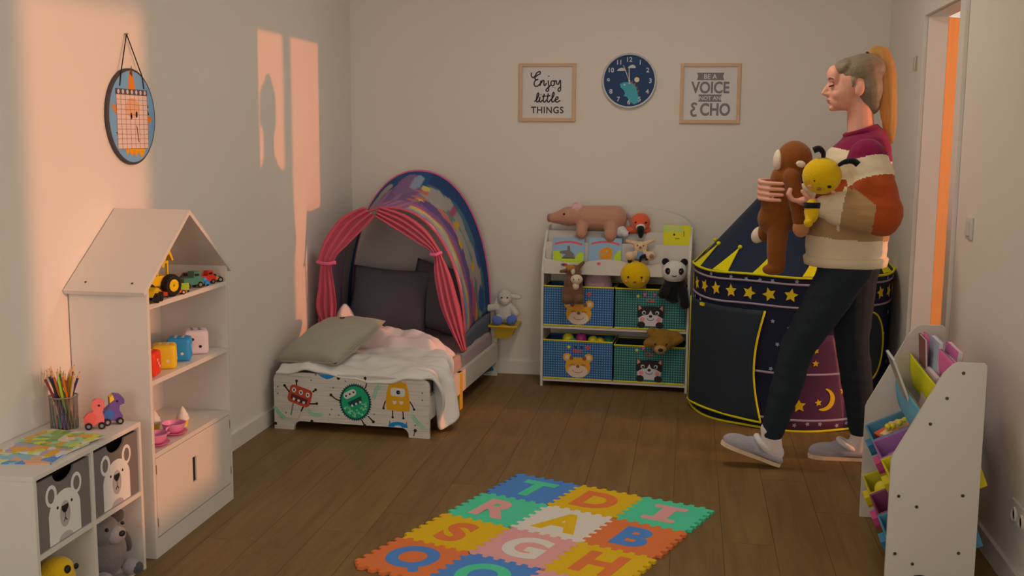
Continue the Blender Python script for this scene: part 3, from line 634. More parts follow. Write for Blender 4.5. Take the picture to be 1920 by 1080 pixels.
obj('side_post', MB().b2((bw - 0.02, 0.545, 0.0), (bw + 0.002, 0.60, 0.195), bev=0.003), paint('bed_yellow', (150, 112, 20)), t)
for k in range(7): obj('slat', MB().b2((0.024, 0.1 + k * 0.18, 0.10), (bw - 0.024, 0.17 + k * 0.18, 0.112)), M('pine_slat', (150, 115, 75), rough=0.6, var=0.1), t)
c_red = flat('print_red', (140, 48, 30)); c_grn = flat('print_green', (22, 110, 68)); c_dgr = flat('print_dark_green', (20, 48, 44)); c_mint = flat('print_mint', (112, 160, 118)); c_yel = flat('print_ochre', (182, 122, 18)); c_blue = flat('print_blue', (20, 92, 128)); c_wht = flat('print_white', (196, 178, 155)); c_gry = flat('print_grey', (90, 82, 76)); c_pk = flat('print_pink', (190, 140, 115)); c_tan = flat('print_tan', (178, 138, 96))
_k = [0]
def dec(name, poly, m, par, z=1.0): return obj(name, MB().prism(poly, (0, -0.0002, 0), X, Z, (0, -0.0004 * z, 0)), m, par)
def dline(name, pts, w, m, par, z=1.0, sm=4): return obj(name, MB().ribbon(pts, w, (0, -0.0002, 0), X, Z, (0, -1, 0), 0.0004 * z, sm), m, par)
# red square monster
g = dec('red_monster', rot2(rrect(0.116, 0.088, 0.02), -17, 0.132, 0.166), c_red, fb)
R_ = lambda x, z, d=-17, cx=0.132, cz=0.166: rot2([(x, z)], d, cx, cz)[0]
for ex in (-0.036, 0.0, 0.036):
    q = R_(ex, 0.018); dec('eye', circ(0.0105, 14, *q, 0.0125), c_wht, g, 2); dec('pupil', circ(0.0038, 8, *q, 0.006), m_dk, g, 3)
dec('mouth', rot2([(-0.044, -0.002), (0.044, -0.004), (0.042, -0.028), (0, -0.034), (-0.04, -0.028)], -17, 0.132, 0.166), flat('print_maroon', (70, 26, 24)), g, 2)
for ex in (-0.025, 0.0, 0.027): dec('tooth', circ(0.007, 10, *R_(ex, -0.024)), c_wht, g, 3)
for p0, p1, m in (((-0.03, 0.044), (-0.036, 0.062), m_dk), ((0.055, 0.04), (0.064, 0.054), m_dk), ((-0.055, 0.0), (-0.085, 0.02), m_dk), ((0.055, -0.02), (0.088, -0.008), m_dk), ((-0.022, -0.044), (-0.018, -0.105), c_gry), ((0.03, -0.044), (0.026, -0.07), m_dk), ((0.026, -0.07), (0.022, -0.115), c_tan)):
    dline('limb', [R_(*p0), R_(*p1)], 0.007, m, g, 1.4, 0)
for p1 in ((-0.036, 0.064), (0.066, 0.056), (-0.087, 0.022), (0.09, -0.006)): dec('knob', circ(0.007, 9, *R_(*p1)), m_dk, g, 1.6)
# green furry monster
cx, cz = 0.408, 0.152
g = dec('green_monster', [((0.082 if i % 2 else 0.074) * math.cos(2 * PI * i / 88) + cx, (0.092 if i % 2 else 0.083) * math.sin(2 * PI * i / 88) + cz) for i in range(88)], c_dgr, fb)
dec('face', circ(0.068, 30, cx, cz, 0.077), c_grn, g, 2)
for i in range(46):
    a, r_ = random.uniform(-PI * 1.0, 0.25), random.uniform(0.2, 0.95) ** 0.5
    px_, pz_ = cx + 0.06 * r_ * math.cos(a), cz - 0.01 + 0.06 * r_ * math.sin(a)
    if pz_ > cz + 0.001 + (px_ - cx) * 0.55: continue
    dec('speckle', circ(random.uniform(0.003, 0.0058), 7, px_, pz_), c_mint, g, 3)
dec('eye_band', rot2(rrect(0.066, 0.032, 0.0155), 28, cx - 0.026, cz + 0.038), c_wht, g, 4)
for ex in (-0.021, 0.0, 0.021): dec('pupil', circ(0.0048, 9, *rot2([(ex, 0)], 28, cx - 0.026, cz + 0.038)[0]), m_dk, g, 5)
dec('mouth', rot2([(-0.038, 0.01), (0.038, 0.012), (0.03, -0.012), (0, -0.02), (-0.03, -0.012)], 26, cx + 0.0, cz + 0.004), c_dgr, g, 5)
for ex in (-0.022, 0.0, 0.022): dec('tooth', circ(0.006, 9, *rot2([(ex, -0.012)], 26, cx, cz + 0.004)[0]), c_wht, g, 6)
for pts in ([(cx - 0.07, cz - 0.0), (cx - 0.1, cz + 0.012), (cx - 0.12, cz + 0.028)], [(cx + 0.05, cz + 0.07), (cx + 0.056, cz + 0.09), (cx + 0.05, cz + 0.118)], [(cx + 0.03, cz - 0.082), (cx + 0.045, cz - 0.108)], [(cx + 0.062, cz - 0.062), (cx + 0.088, cz - 0.088)]):
    dline('limb', pts, 0.006, m_dk, g, 1.2, 3); dec('knob', circ(0.0075, 9, *pts[-1]), m_dk, g, 1.4)
# yellow one-eyed monster
cx, cz = 0.617, 0.190
g = dec('yellow_monster', [(cx + x, cz + z) for x, z in ((-0.055, -0.062), (0, -0.068), (0.056, -0.066), (0.058, -0.03), (0.052, 0.02), (0.042, 0.062), (0.02, 0.072), (-0.02, 0.072), (-0.042, 0.062), (-0.055, 0.02), (-0.06, -0.03))], c_yel, fb)
for s_ in (-1, 1): dec('horn', [(cx + s_ * 0.026, cz + 0.068), (cx + s_ * 0.042, cz + 0.06), (cx + s_ * 0.042, cz + 0.082)], c_pk, g, 0.8)
dec('eye', rot2(rrect(0.07, 0.04, 0.012), -3, cx, cz + 0.022), c_wht, g, 2); dec('pupil', circ(0.0098, 14, cx + 0.002, cz + 0.022), m_dk, g, 3); dec('glint', circ(0.003, 8, cx + 0.005, cz + 0.022), c_gry, g, 4)
for s_ in (-1, 1): dec('tooth', [(cx + s_ * 0.016 + 0.0095 * math.cos(PI + PI * i / 8), cz - 0.02 + 0.016 * math.sin(PI + PI * i / 8)) for i in range(9)], c_wht, g, 2)
for pts in ([(cx - 0.056, cz - 0.018), (cx - 0.066, cz - 0.036), (cx - 0.07, cz - 0.058)], [(cx + 0.056, cz - 0.018), (cx + 0.068, cz - 0.034), (cx + 0.078, cz - 0.055)], [(cx - 0.026, cz - 0.066), (cx - 0.026, cz - 0.098)], [(cx + 0.024, cz - 0.068), (cx + 0.026, cz - 0.1)]):
    dline('limb', pts, 0.0055, m_dk, g, 0.8, 3); dec('knob', circ(0.006, 8, *pts[-1]), m_dk, g, 0.9)
# cut-off blue monsters, caterpillars, dots
b_ = dec('blue_monster', [(0.223, 0.276), (0.245, 0.262), (0.27, 0.254), (0.295, 0.262), (0.312, 0.276)], c_blue, fb); dec('knob', circ(0.005, 8, 0.213, 0.274), c_gry, b_)
b_ = dec('blue_monster', [(cx - 0.0 + 0.048 * math.cos(PI * i / 12), 0.0455 + 0.026 * math.sin(PI * i / 12)) for i in range(13)], c_blue, fb)
dec('horn', [(cx - 0.046, 0.05), (cx - 0.036, 0.066), (cx - 0.042, 0.078)], c_gry, b_, .8); dec('horn', [(cx + 0.046, 0.05), (cx + 0.036, 0.066), (cx + 0.042, 0.078)], c_gry, b_, .8); dec('eye_white', [(cx - 0.0 + 0.02 * math.cos(PI * i / 8), 0.0455 + 0.009 * math.sin(PI * i / 8)) for i in range(9)], c_wht, b_, 2)
m_cat = flat('print_pale_green', (96, 142, 104))
for pts in ([(0.004, 0.102), (0.018, 0.085), (0.034, 0.068), (0.046, 0.058)], [(0.172, 0.096), (0.19, 0.082), (0.215, 0.078), (0.238, 0.084)], [(0.498, 0.178), (0.506, 0.198), (0.512, 0.22), (0.528, 0.24)], [(0.688, 0.104), (0.70, 0.086), (0.718, 0.068), (0.738, 0.052)]):
    k = MB()
    for i in range(9):
        u_ = i / 8 * (len(pts) - 1); j = min(int(u_), len(pts) - 2); f_ = u_ - j
        qx, qz = pts[j][0] * (1 - f_) + pts[j + 1][0] * f_, pts[j][1] * (1 - f_) + pts[j + 1][1] * f_
        for r0, r1 in ((0.0095, 0.007),):
            k.rings([[Vector((qx + r_ * math.cos(2 * PI * q / 12), y_, qz + r_ * math.sin(2 * PI * q / 12))) for q in range(12)] for r_, y_ in ((r0, -0.0002), (r0, -0.0007), (r1, -0.0007), (r1, -0.0002))], False, True)
    obj('caterpillar', k, m_cat, fb)
for x, z in ((0.02, 0.205), (0.02, 0.172), (0.735, 0.215), (0.735, 0.182), (0.19, 0.245), (0.30, 0.215), (0.36, 0.25), (0.29, 0.11), (0.325, 0.085), (0.28, 0.085), (0.50, 0.1), (0.70, 0.06), (0.06, 0.08)): dec('dot', circ(0.0042, 8, x, z), c_gry, fb)
for x, z in ((0.326, 0.262), (0.005, 0.025), (0.70, 0.035), (0.19, 0.047)): dec('drop', circ(0.008, 10, x, z), m_dk, fb)
dline('drop_stem', [(0.326, 0.27), (0.326, 0.278)], 0.003, m_dk, fb, 1, 0); dline('drop_stem', [(0.70, 0.035), (0.692, 0.008)], 0.004, m_dk, fb, 1, 0)
c = dec('yellow_monster', [(0.745, 0.10), (0.766, 0.10), (0.766, 0.20), (0.755, 0.20)], c_yel, hb); c.location = (0, bl, 0)
c = dec('blue_monster', [(0.70 + 0.05 * math.cos(PI * i / 12), 0.03 + 0.04 * math.sin(PI * i / 12)) for i in range(13)], c_blue, hb); c.location = (0, bl, 0)

Mb = mat_of(t)
def bw_(x, y, z): return Mb @ Vector((x, y, z))
m_sheet = cloth('taupe_sheet', (128, 104, 92))
mt = obj('mattress', MB().box((bw / 2, bl / 2 + 0.01, 0.195), (bw - 0.05, bl - 0.03, 0.15), bev=0.03, seg=4), m_sheet, None, smooth=60)
mt.location = BED; mt.rotation_euler = t.rotation_euler; tag(mt, 'taupe sheeted mattress in the toddler bed frame', 'mattress')

# duvet, hanging over the right side down to the floor
def duvet():
    b = MB(); nu, nv = 64, 34; rows = []
    prof = [(0.0, 0.79), (0.05, 0.93), (0.11, 1.065), (0.16, 1.04), (0.28, 0.97), (0.36, 0.90), (0.43, 0.76), (0.50, 0.60)]
    for j in range(nv + 1):
        v = 0.50 * j / nv; k = 0
        while k < len(prof) - 2 and prof[k + 1][0] < v: k += 1
        (a, sa), (c_, sc_) = prof[k], prof[k + 1]; S = sa + (sc_ - sa) * min(1, max(0, (v - a) / (c_ - a)))
        row = []
        for i in range(nu + 1):
            s_ = 0.012 + (S - 0.012) * i / nu
            top = 0.303 + 0.016 * math.sin(9 * s_ + 5 * v) * math.sin(14 * v + 3 * s_) + 0.02 * max(0, (v - 0.25) / 0.25) + 0.022 * noise.noise(Vector((s_ * 5, v * 7, 1.3))) - 0.016 * abs(noise.noise(Vector((s_ * 7 + 6 * v, v * 16 - 5 * s_, 2.7)))) + 0.008 * noise.noise(Vector((s_ * 16, v * 22, 6.1)))
            edge = 0.735
            if s_ < edge: x, z = s_, top
            else:
                d = s_ - edge; r_ = 0.055
                if d < r_ * PI / 2: a_ = d / r_; x, z = edge + r_ * math.sin(a_), top - r_ * (1 - math.cos(a_))
                else: h = d - r_ * PI / 2; x, z = edge + r_ + 0.16 * h + 0.02 * math.sin(26 * v + 2), top - r_ - h
                x += 0.03 * noise.noise(Vector((v * 9, s_ * 4, 4.1))) + 0.018 * math.sin(v * 34 + d * 6) * min(1, d * 6)
            y = 0.006 + v + 0.03 * noise.noise(Vector((s_ * 4, v * 4, 9.0))) * (1 if v > 0.05 else 0.3)
            if s_ > 0.745: y = max(y, 0.03)
            if v < 0.05 and s_ < 0.76: z -= 0.022 * (1 - v / 0.05); y -= 0.016 * (1 - v / 0.05)
            row.append(Vector((x, y, max(z, 0.014))))
        rows.append(row)
    vs = [p_ for r_ in rows for p_ in r_]; n = nu + 1
    b._add(vs, [(j * n + i, j * n + i + 1, (j + 1) * n + i + 1, (j + 1) * n + i) for j in range(nv) for i in range(nu)])
    return b
m_duvet = cloth('white_duvet', (182, 164, 143), var=0.02, bump=0.05)
dv = obj('duvet', duvet(), m_duvet, smooth=180); dv.location = BED; dv.rotation_euler = t.rotation_euler
sm_ = dv.modifiers.new('thick', 'SOLIDIFY'); sm_.thickness = 0.016; sm_.offset = -0.6
ss = dv.modifiers.new('sub', 'SUBSURF'); ss.levels = 1; ss.render_levels = 1
tag(dv, 'rumpled white duvet hanging over the right side of the toddler bed', 'duvet')

def blanket():
    b = MB(); ns, nt_ = 70, 34; vs = []
    for j in range(ns + 1):
        s_ = j / ns; c_ = Vector((-1.865 + 0.665 * s_, 5.505 - 0.215 * s_ ** 1.5, 0)); d = Vector((0.665, -0.215 * 1.5 * max(s_, .05) ** 0.5, 0)).normalized(); n_ = Vector((-d.y, d.x, 0))
        env = min(1, s_ / 0.06) ** 0.5 * min(1, (1 - s_) / 0.10) ** 0.5; h = (0.150 - 0.060 * s_) * env; w = 0.115 * (0.75 + 0.25 * env) + 0.012 * math.sin(s_ * 13)
        for i in range(nt_ + 1):
            tt = 2 * i / nt_ - 1; k = max(0, 1 - tt * tt) ** 0.62
            ph = 2.2 * noise.noise(Vector((s_ * 3.1, 0.4, 2.0))) + 1.6 * s_
            z = 0.276 + h * k * (1 + 0.16 * noise.noise(Vector((s_ * 9, tt * 1.2, 5.0)))) + k * (0.010 * math.sin(7.5 * tt + 3 * ph) + 0.006 * math.sin(15 * s_ + 5 * tt + ph) + 0.007 * noise.noise(Vector((s_ * 22, tt * 3, 1.0))))
            z += 0.095 * math.exp(-((s_ - 0.115) / 0.055) ** 2 - ((tt - 0.1) / 0.45) ** 2)
            p_ = c_ + n_ * (tt * w + 0.012 * noise.noise(Vector((s_ * 7, tt * 2, 8.0)))) + d * (0.012 * noise.noise(Vector((s_ * 6, tt * 3, 3.0)))); p_.z = z; vs.append(p_)
    n = nt_ + 1; b._add(vs, [(j * n + i, j * n + i + 1, (j + 1) * n + i + 1, (j + 1) * n + i) for j in range(ns) for i in range(nt_)]); return b
me = blanket().mesh('pink_blanket', 180)
pk = obj('pink_blanket', me, cloth('pale_pink_blanket', (164, 136, 120), bump=0.06)); pk.modifiers.new('thick', 'SOLIDIFY').thickness = 0.008; tag(pk, 'pale pink blanket bunched up in a roll across the toddler bed', 'blanket')

def pillow_mesh(w, h, th, n=26, pw=0.42, wr=0.006, seed=0.0):
    b = MB(); rows = []
    for sgn in (1, -1):
        g = []
        for j in range(n + 1):
            for i in range(n + 1):
                u_, v_ = 2 * i / n - 1, 2 * j / n - 1; e = max(0, (1 - u_ ** 2) * (1 - v_ ** 2)) ** pw
                k = 1 - 0.06 * (1 - abs(u_)) * 0 ; pin = 1 - 0.07 * (1 - v_ * v_) * (abs(u_) ** 3); pin2 = 1 - 0.07 * (1 - u_ * u_) * (abs(v_) ** 3)
                z = sgn * (th / 2 * e + wr * e * noise.noise(Vector((u_ * 2.2 + seed, v_ * 2.2, sgn * 3))))
                g.append(Vector((u_ * w / 2 * pin, v_ * h / 2 * pin2, z)))
        rows.append(g)
    m_ = n + 1
    for g in rows: b._add(g, [(j * m_ + i, j * m_ + i + 1, (j + 1) * m_ + i + 1, (j + 1) * m_ + i) for j in range(n) for i in range(n)])
    bmesh.ops.remove_doubles(b.bm, verts=b.bm.verts[:], dist=0.0008); return b
m_gpil = fuzz('sage_grey_pillow', (114, 102, 80)); m_dpil = cloth('charcoal_pillow', (86, 74, 70)); m_dpil2 = cloth('slate_pillow', (78, 66, 62))
t = thing('grey_pillow', 'fluffy sage grey pillow lying at the foot of the toddler bed', 'pillow', (-1.725, 5.095, 0.385), r=Euler((math.radians(15), math.radians(-3), math.radians(-14))))
obj('cushion', pillow_mesh(0.345, 0.50, 0.145, wr=0.014, seed=2), m_gpil, t, smooth=180)
obj('piping', MB().tube([(0.167 * (1 if abs(math.cos(a)) > .999 else 1) * max(-1, min(1, 1.35 * math.cos(a))), 0.244 * max(-1, min(1, 1.35 * math.sin(a))), 0.0) for a in [2 * PI * i / 48 for i in range(48)]], 0.003, 6, closed=True), m_gpil, t, smooth=180)
obj('stitched_mark', MB().tube([(0.0 + 0.013 * math.cos(a), 0.13 + 0.008 * math.sin(a), 0.066) for a in [2 * PI * i / 20 for i in range(20)]], 0.0018, 6, closed=True), m_dk, t)
for lb, loc, r_, m, w, h in (('dark grey pillow leaning in front inside the bed tent', (-1.665, 5.93, 0.462), (62, 4, 6), m_dpil, 0.46, 0.40), ('dark grey pillow behind on the right inside the bed tent', (-1.40, 6.02, 0.470), (66, 12, -4), m_dpil2, 0.38, 0.40)):
    t = thing('grey_pillow', lb, 'pillow', loc, r=Euler([math.radians(q) for q in r_]), group='dark pillows inside the bed tent')
    obj('cushion', pillow_mesh(w, h, 0.13, seed=loc[0]), m, t, smooth=180)

# ================================================================ BED TENT (arched canopy with curtains)
t = thing('bed_tent', 'colourful arched play tent with pink curtains over the head of the bed', 'bed tent', (-1.53, 5.8, 0.30))
def hoop(v, th):
    """canopy surface: v 0 front .. 1 back, th 0 right base .. pi left base"""
    cx_ = -1.525 - 0.018 * v; rx = 0.392 + 0.025 * v; yb = 5.45 + 0.70 * v; zb = 0.36 + 0.02 * v; zt = 1.020 + 0.165 * v
    c_, s_ = math.cos(th), math.sin(th)
    sag = 1 - 0.045 * math.sin(PI * v)
    x_ = cx_ + rx * (abs(c_) ** 0.92) * (1 if c_ >= 0 else -1) * sag; z_ = zb + (zt - zb) * (abs(s_) ** 0.95) * sag
    return Vector((x_, yb + 0.05 * (1 - v) * (1 - s_) * 0.3, z_))
def tent_colour(a, v):
    def ell(ca, cv, ra, rv): return ((a - ca) / ra) ** 2 + ((v - cv) / rv) ** 2 < 1
    w = 0.03 * math.sin(a * 31 + v * 11) + 0.02 * math.sin(a * 57 - v * 23)
    col = (104, 72, 88)
    if a < 0.44:
        s_ = v + 0.16 * a + w * 0.6
        for lim, c_ in ((0.08, (158, 122, 108)), (0.13, (118, 78, 96)), (0.20, (104, 110, 108)), (0.28, (142, 128, 74)), (0.33, (146, 66, 88)), (0.40, (106, 72, 92)), (0.52, (84, 58, 88)), (0.58, (164, 86, 72)), (0.68, (78, 98, 84)), (0.78, (122, 108, 92)), (0.86, (60, 80, 84)), (9, (34, 52, 78))):
            if s_ < lim: col = c_; break
        if ell(0.17 + w * .4, 0.55, 0.10, 0.07): col = (128, 112, 94)
        if ell(0.09, 0.74 + w, 0.07, 0.08): col = (132, 110, 98)
        if ell(0.26, 0.60, 0.012, 0.05) or ell(0.21, 0.47, 0.014, 0.04) or ell(0.13, 0.62, 0.013, 0.045): col = (190, 140, 30)
        if ell(0.06, 0.5 + w, 0.05, 0.05): col = (150, 66, 84)
        if ell(0.04, 0.75, 0.03, 0.09) or ell(0.14, 0.80, 0.03, 0.04): col = (40, 62, 96)
        if ell(0.02, 0.58, 0.02, 0.03): col = (176, 130, 40)
    else:
        if v < 0.30 + w: col = (128, 84, 100) if (a * 23 + v * 3) % 1 < 0.55 else (112, 70, 92)
        elif v < 0.72 + w: col = (98, 70, 92) if (a * 13) % 1 < 0.6 else (116, 84, 104)
        else: col = (36, 62, 88)
        if ell(0.52, 0.72, 0.05, 0.22): col = (108, 76, 98)
        if ell(0.485, 0.78, 0.022, 0.14): col = (120, 124, 128)
        if a > 0.62 and v > 0.25 + (a - .62) and v < 0.82: col = (120, 106, 92)
        if ell(0.63, 0.80, 0.04, 0.10): col = (126, 112, 98)
        if a > 0.75 and v < .5: col = (112, 92, 92)
    if ell(0.385 + w * 0.4, 0.62, 0.055, 0.15) or ell(0.335, 0.70, 0.03, 0.09): col = (130, 116, 100)
    if ell(0.45, 0.60 + w, 0.03, 0.03) or ell(0.44, 0.48, 0.035, 0.03) or ell(0.455, 0.38, 0.03, 0.03): col = (176, 92, 74)
    if ell(0.43, 0.43, 0.02, 0.02) or ell(0.44, 0.70, 0.02, 0.05): col = (160, 140, 70)
    if ell(0.30, 0.68, 0.015, 0.10) : col = (130, 60, 76)
    return col
def painted_grid(nu, nv, f, colf, attr):
    b = MB(); vs = [f(i / nu, j / nv) for j in range(nv + 1) for i in range(nu + 1)]; n = nu + 1
    b._add(vs, [(j * n + i, j * n + i + 1, (j + 1) * n + i + 1, (j + 1) * n + i) for j in range(nv) for i in range(nu)])
    me = b.bm; bm = b.bm; lay = bm.loops.layers.float_color.new(attr)
    bm.verts.ensure_lookup_table(); bm.verts.index_update()
    cols = [alb(*colf(i / nu, j / nv), 0.95) + (1,) for j in range(nv + 1) for i in range(nu + 1)]
    for fc in bm.faces:
        for l in fc.loops: l[lay] = cols[l.vert.index]
    return b
m_print = vcol_mat('unicorn_print_fabric', 'print', trans=0.25)
cn = obj('canopy', painted_grid(130, 56, lambda a, v: hoop(v, PI * a), tent_colour, 'print'), m_print, t, smooth=180, world=True)
cn.modifiers.new('thick', 'SOLIDIFY').thickness = 0.003
m_pinkf = cloth('pink_trim', (158, 70, 90)); m_pinkc = M('pink_curtain', (176, 82, 88), rough=0.7, bump=0.1, scale=200, var=0.04, trans=0.45, spec=0.2)
obj('back_hoop', MB().tube([hoop(1.0, PI * i / 48) + V(0, 0.004, 0) for i in range(49)], 0.0075, 8), m_pinkf, t, smooth=180, world=True)
obj('front_hoop', MB().tube([hoop(0.0, PI * i / 48) for i in range(49)], 0.006, 8), m_pinkc, t, smooth=180, world=True)
# grey elastic skirt under the canopy sides
m_skirt = cloth('slate_skirt', (72, 70, 70), bump=0.1)
def skirt(side):
    th = 0 if side > 0 else PI
    def f(a, v):
        p_ = hoop(v, th); lowz = (0.25 - 0.22 * min(1, v * 2.2)) if side > 0 else 0.20
        k = a; return Vector((p_.x + side * (0.008 * math.sin(v * 20) * k - 0.035 * k * (1 - v)), p_.y + (0.03 * k if side > 0 else 0), p_.z + (lowz - p_.z) * k))
    b = MB(); nu, nv = 8, 24; n = nu + 1
    b._add([f(i / nu, j / nv) for j in range(nv + 1) for i in range(nu + 1)], [(j * n + i, j * n + i + 1, (j + 1) * n + i + 1, (j + 1) * n + i) for j in range(nv) for i in range(nu)])
    o = obj('skirt', b, m_skirt, t, smooth=180, world=True); o.modifiers.new('thick', 'SOLIDIFY').thickness = 0.003
skirt(1); skirt(-1)
# gathered curtains
innerL = [(-1.597, 0.976), (-1.669, 0.9), (-1.741, 0.826), (-1.809, 0.744), (-1.805, 0.595), (-1.813, 0.482), (-1.834, 0.39)]
outerL = [(-1.66, 1.022), (-1.783, 0.962), (-1.868, 0.85), (-1.906, 0.733), (-1.921, 0.592), (-1.928, 0.478), (-1.88, 0.37)]
innerR = [(-1.597, 0.976), (-1.484, 0.91), (-1.371, 0.844), (-1.296, 0.799), (-1.296, 0.694), (-1.26, 0.528), (-1.203, 0.391), (-1.144, 0.285)]
outerR = [(-1.58, 1.026), (-1.45, 0.99), (-1.335, 0.913), (-1.253, 0.805), (-1.196, 0.696), (-1.158, 0.531), (-1.138, 0.421), (-1.118, 0.29)]
def curtain(inner, outer, tie, ph):
    A = smooth_path([V(x, 5.44, z) for x, z in inner], 8); B_ = smooth_path([V(x, 5.45, z) for x, z in outer], 8); b = MB(); n = 25; vs = []
    for j in range(len(A)):
        tt = j / (len(A) - 1); k = min(1, abs(tt - tie) / 0.28)
        for i in range(n):
            u_ = i / (n - 1); p_ = A[j].lerp(B_[j], u_)
            p_ = p_ + V(0, -0.010 * (0.5 + 0.5 * k) * math.sin(u_ * 21 + ph + 3 * tt) - 0.03 * (1 - k), 0)
            if tt > tie and k < 1: c_ = A[j].lerp(B_[j], 0.5); p_ = c_ + (p_ - c_) * (0.62 + 0.38 * k)
            vs.append(p_)
    b._add(vs, [(j * n + i, j * n + i + 1, (j + 1) * n + i + 1, (j + 1) * n + i) for j in range(len(A) - 1) for i in range(n - 1)])
    o = obj('curtain', b, m_pinkc, t, smooth=180, world=True); o.modifiers.new('thick', 'SOLIDIFY').thickness = 0.002; return o
cL = curtain(innerL, outerL, 0.52, 0.3); cR = curtain(innerR, outerR, 0.45, 1.2)
obj('tie_band', MB().tube([(-1.80, 5.405, 0.735), (-1.85, 5.395, 0.728), (-1.905, 5.42, 0.733)], 0.009, 8, sm=4), m_pinkf, cL, smooth=180, world=True)
obj('tie_band', MB().tube([(-1.30, 5.405, 0.79), (-1.27, 5.395, 0.79), (-1.245, 5.42, 0.80)], 0.009, 8, sm=4), m_pinkf, cR, smooth=180, world=True)

# ================================================================ YELLOW WALL SHELF + PLUSH LAMB
m_ysh = paint('mustard_paint', (150, 112, 20), k=0.95)
t = thing('wall_shelf', 'small mustard yellow shelf on the back wall beside the bed', 'shelf', (-1.04, YB, 0.30))
obj('shelf_board', MB().b2((-0.085, -0.175, 0.0), (0.085, 0, 0.014), bev=0.004), m_ysh, t)
obj('apron', MB().prism([(-0.06, 0.0), (0.06, 0.0), (0.042, -0.058), (0.02, -0.075), (-0.06, -0.075)], (0, -0.10, 0), X, Z, (0, 0.0998, 0)), m_ysh, t)
m_lamb = fuzz('lamb_cream', (152, 134, 112)); m_lambf = fuzz('lamb_face', (168, 142, 120)); m_lblue = fuzz('lamb_blue_feet', (70, 82, 122))
t = plush('lamb_plush', 'cream plush lamb with blue feet sitting on the yellow shelf', (-1.04, 6.165, 0.314), [
    ('s', (0, 0, 0.07), (0.062, 0.055, 0.07)), ('s', (0, -0.012, 0.15), (0.046, 0.046, 0.05)), ('c', (-0.05, -0.03, 0.10), (-0.088, -0.045, 0.092), 0.02, 0.022), ('c', (0.05, -0.03, 0.09), (0.072, -0.045, 0.065), 0.02, 0.02), ('c', (-0.03, -0.04, 0.03), (-0.042, -0.06, 0.026), 0.024, 0.022), ('c', (0.03, -0.04, 0.03), (0.045, -0.06, 0.03), 0.024, 0.022)], m_lamb)
blob('muzzle', t, (0.006, -0.052, 0.135), (0.026, 0.018, 0.022), m_lambf)
for s_ in (-1, 1): blob('eye', t, (0.006 + s_ * 0.016, -0.056, 0.158), 0.0045, m_black)
blob('ear', t, (0.062, -0.01, 0.158), (0.034, 0.012, 0.014), m_lambf, (0, 8, 0)); blob('ear', t, (-0.045, -0.02, 0.135), (0.014, 0.014, 0.035), m_lamb, (0, 15, 0))
blob('foot', t, (-0.032, -0.075, 0.028), (0.032, 0.022, 0.027), m_lblue); blob('foot', t, (0.052, -0.075, 0.034), (0.032, 0.022, 0.027), m_lblue, (0, -25, 0))

# ================================================================ WALL DECORATION
m_frame = M('oak_frame', (152, 115, 80), rough=0.5, bump=0.05, scale=30, var=0.08, stretch=(1, 1, 4)); m_paper = flat('print_paper', (158, 142, 126)); m_ink = flat('ink_black', (46, 36, 30)); m_inkg = flat('ink_grey', (92, 80, 72))
def frame(label, x0, x1, z0, z1):
    cx_, cz_ = (x0 + x1) / 2, (z0 + z1) / 2; w, h = x1 - x0, z1 - z0; f = 0.018
    c = thing('framed_print', label, 'picture', (cx_, YB, cz_), group='framed prints on the back wall')
    for lo, hi in (((-w / 2, -0.02, -h / 2), (-w / 2 + f, 0, h / 2)), ((w / 2 - f, -0.02, -h / 2), (w / 2, 0, h / 2)), ((-w / 2 + f, -0.02, h / 2 - f), (w / 2 - f, 0, h / 2)), ((-w / 2 + f, -0.02, -h / 2), (w / 2 - f, 0, -h / 2 + f))): obj('frame_bar', MB().b2(lo, hi, bev=0.0015), m_frame, c)
    obj('print_sheet', MB().b2((-w / 2 + f, -0.008, -h / 2 + f), (w / 2 - f, -0.002, h / 2 - f)), m_paper, c); return c
O_ = (0, -0.0082, 0); NN = V(0, -1, 0)
c = frame('wood framed script print reading Enjoy the little things', -0.981, -0.658, 1.474, 1.797)
def scr(name, strokes, w): 
    b = MB()
    for s_ in strokes: b.ribbon(s_, w, O_, X, Z, NN, 0.0006, 5)
    return obj(name, b, m_ink, c)
k = 0.00024   # zoom-pixel to metre
def Zp(pts, ox=320, oz=390): return [((x - ox) * 0.000722, (oz - y) * 0.000722) for x, y in pts]
scr('word_enjoy', [Zp(p_) for p_ in ([(192, 238), (192, 262), (205, 278), (222, 262), (235, 240), (258, 230), (262, 245), (240, 258), (222, 275), (225, 292), (248, 290)], [(248, 290), (225, 298), (214, 320), (222, 342), (245, 340), (262, 322)],
    [(262, 340), (268, 300), (270, 318), (282, 298), (292, 302), (292, 330), (300, 338), (312, 318)], [(325, 298), (330, 340), (328, 375), (315, 382), (310, 368), (335, 345), (350, 330)], [(362, 298), (348, 312), (350, 335), (366, 338), (376, 318), (368, 300), (378, 304), (388, 300)],
    [(390, 298), (392, 322), (406, 326), (420, 296), (424, 340), (422, 375), (410, 382), (404, 366), (424, 345)])], 0.0072)
scr('dot', [Zp([(328, 262), (331, 268)])], 0.009)
scr('word_the', [Zp(p_) for p_ in ([(352, 353), (385, 355)],)], 0.002)
scr('word_little', [Zp(p_) for p_ in ([(218, 462), (240, 440), (252, 405), (244, 396), (236, 425), (234, 460), (246, 464), (258, 445)], [(262, 425), (258, 458), (270, 464), (282, 448)], [(296, 400), (288, 440), (290, 462), (302, 464), (314, 446)], [(278, 422), (308, 418)], [(328, 398), (320, 440), (322, 462), (334, 464), (346, 446)], [(312, 420), (344, 415)],
    [(346, 452), (366, 425), (374, 398), (366, 392), (358, 420), (356, 458), (368, 464), (384, 446)], [(384, 448), (404, 440), (402, 425), (390, 430), (384, 452), (396, 466), (424, 452)])], 0.0072)
scr('dot', [Zp([(268, 405), (270, 410)])], 0.008)
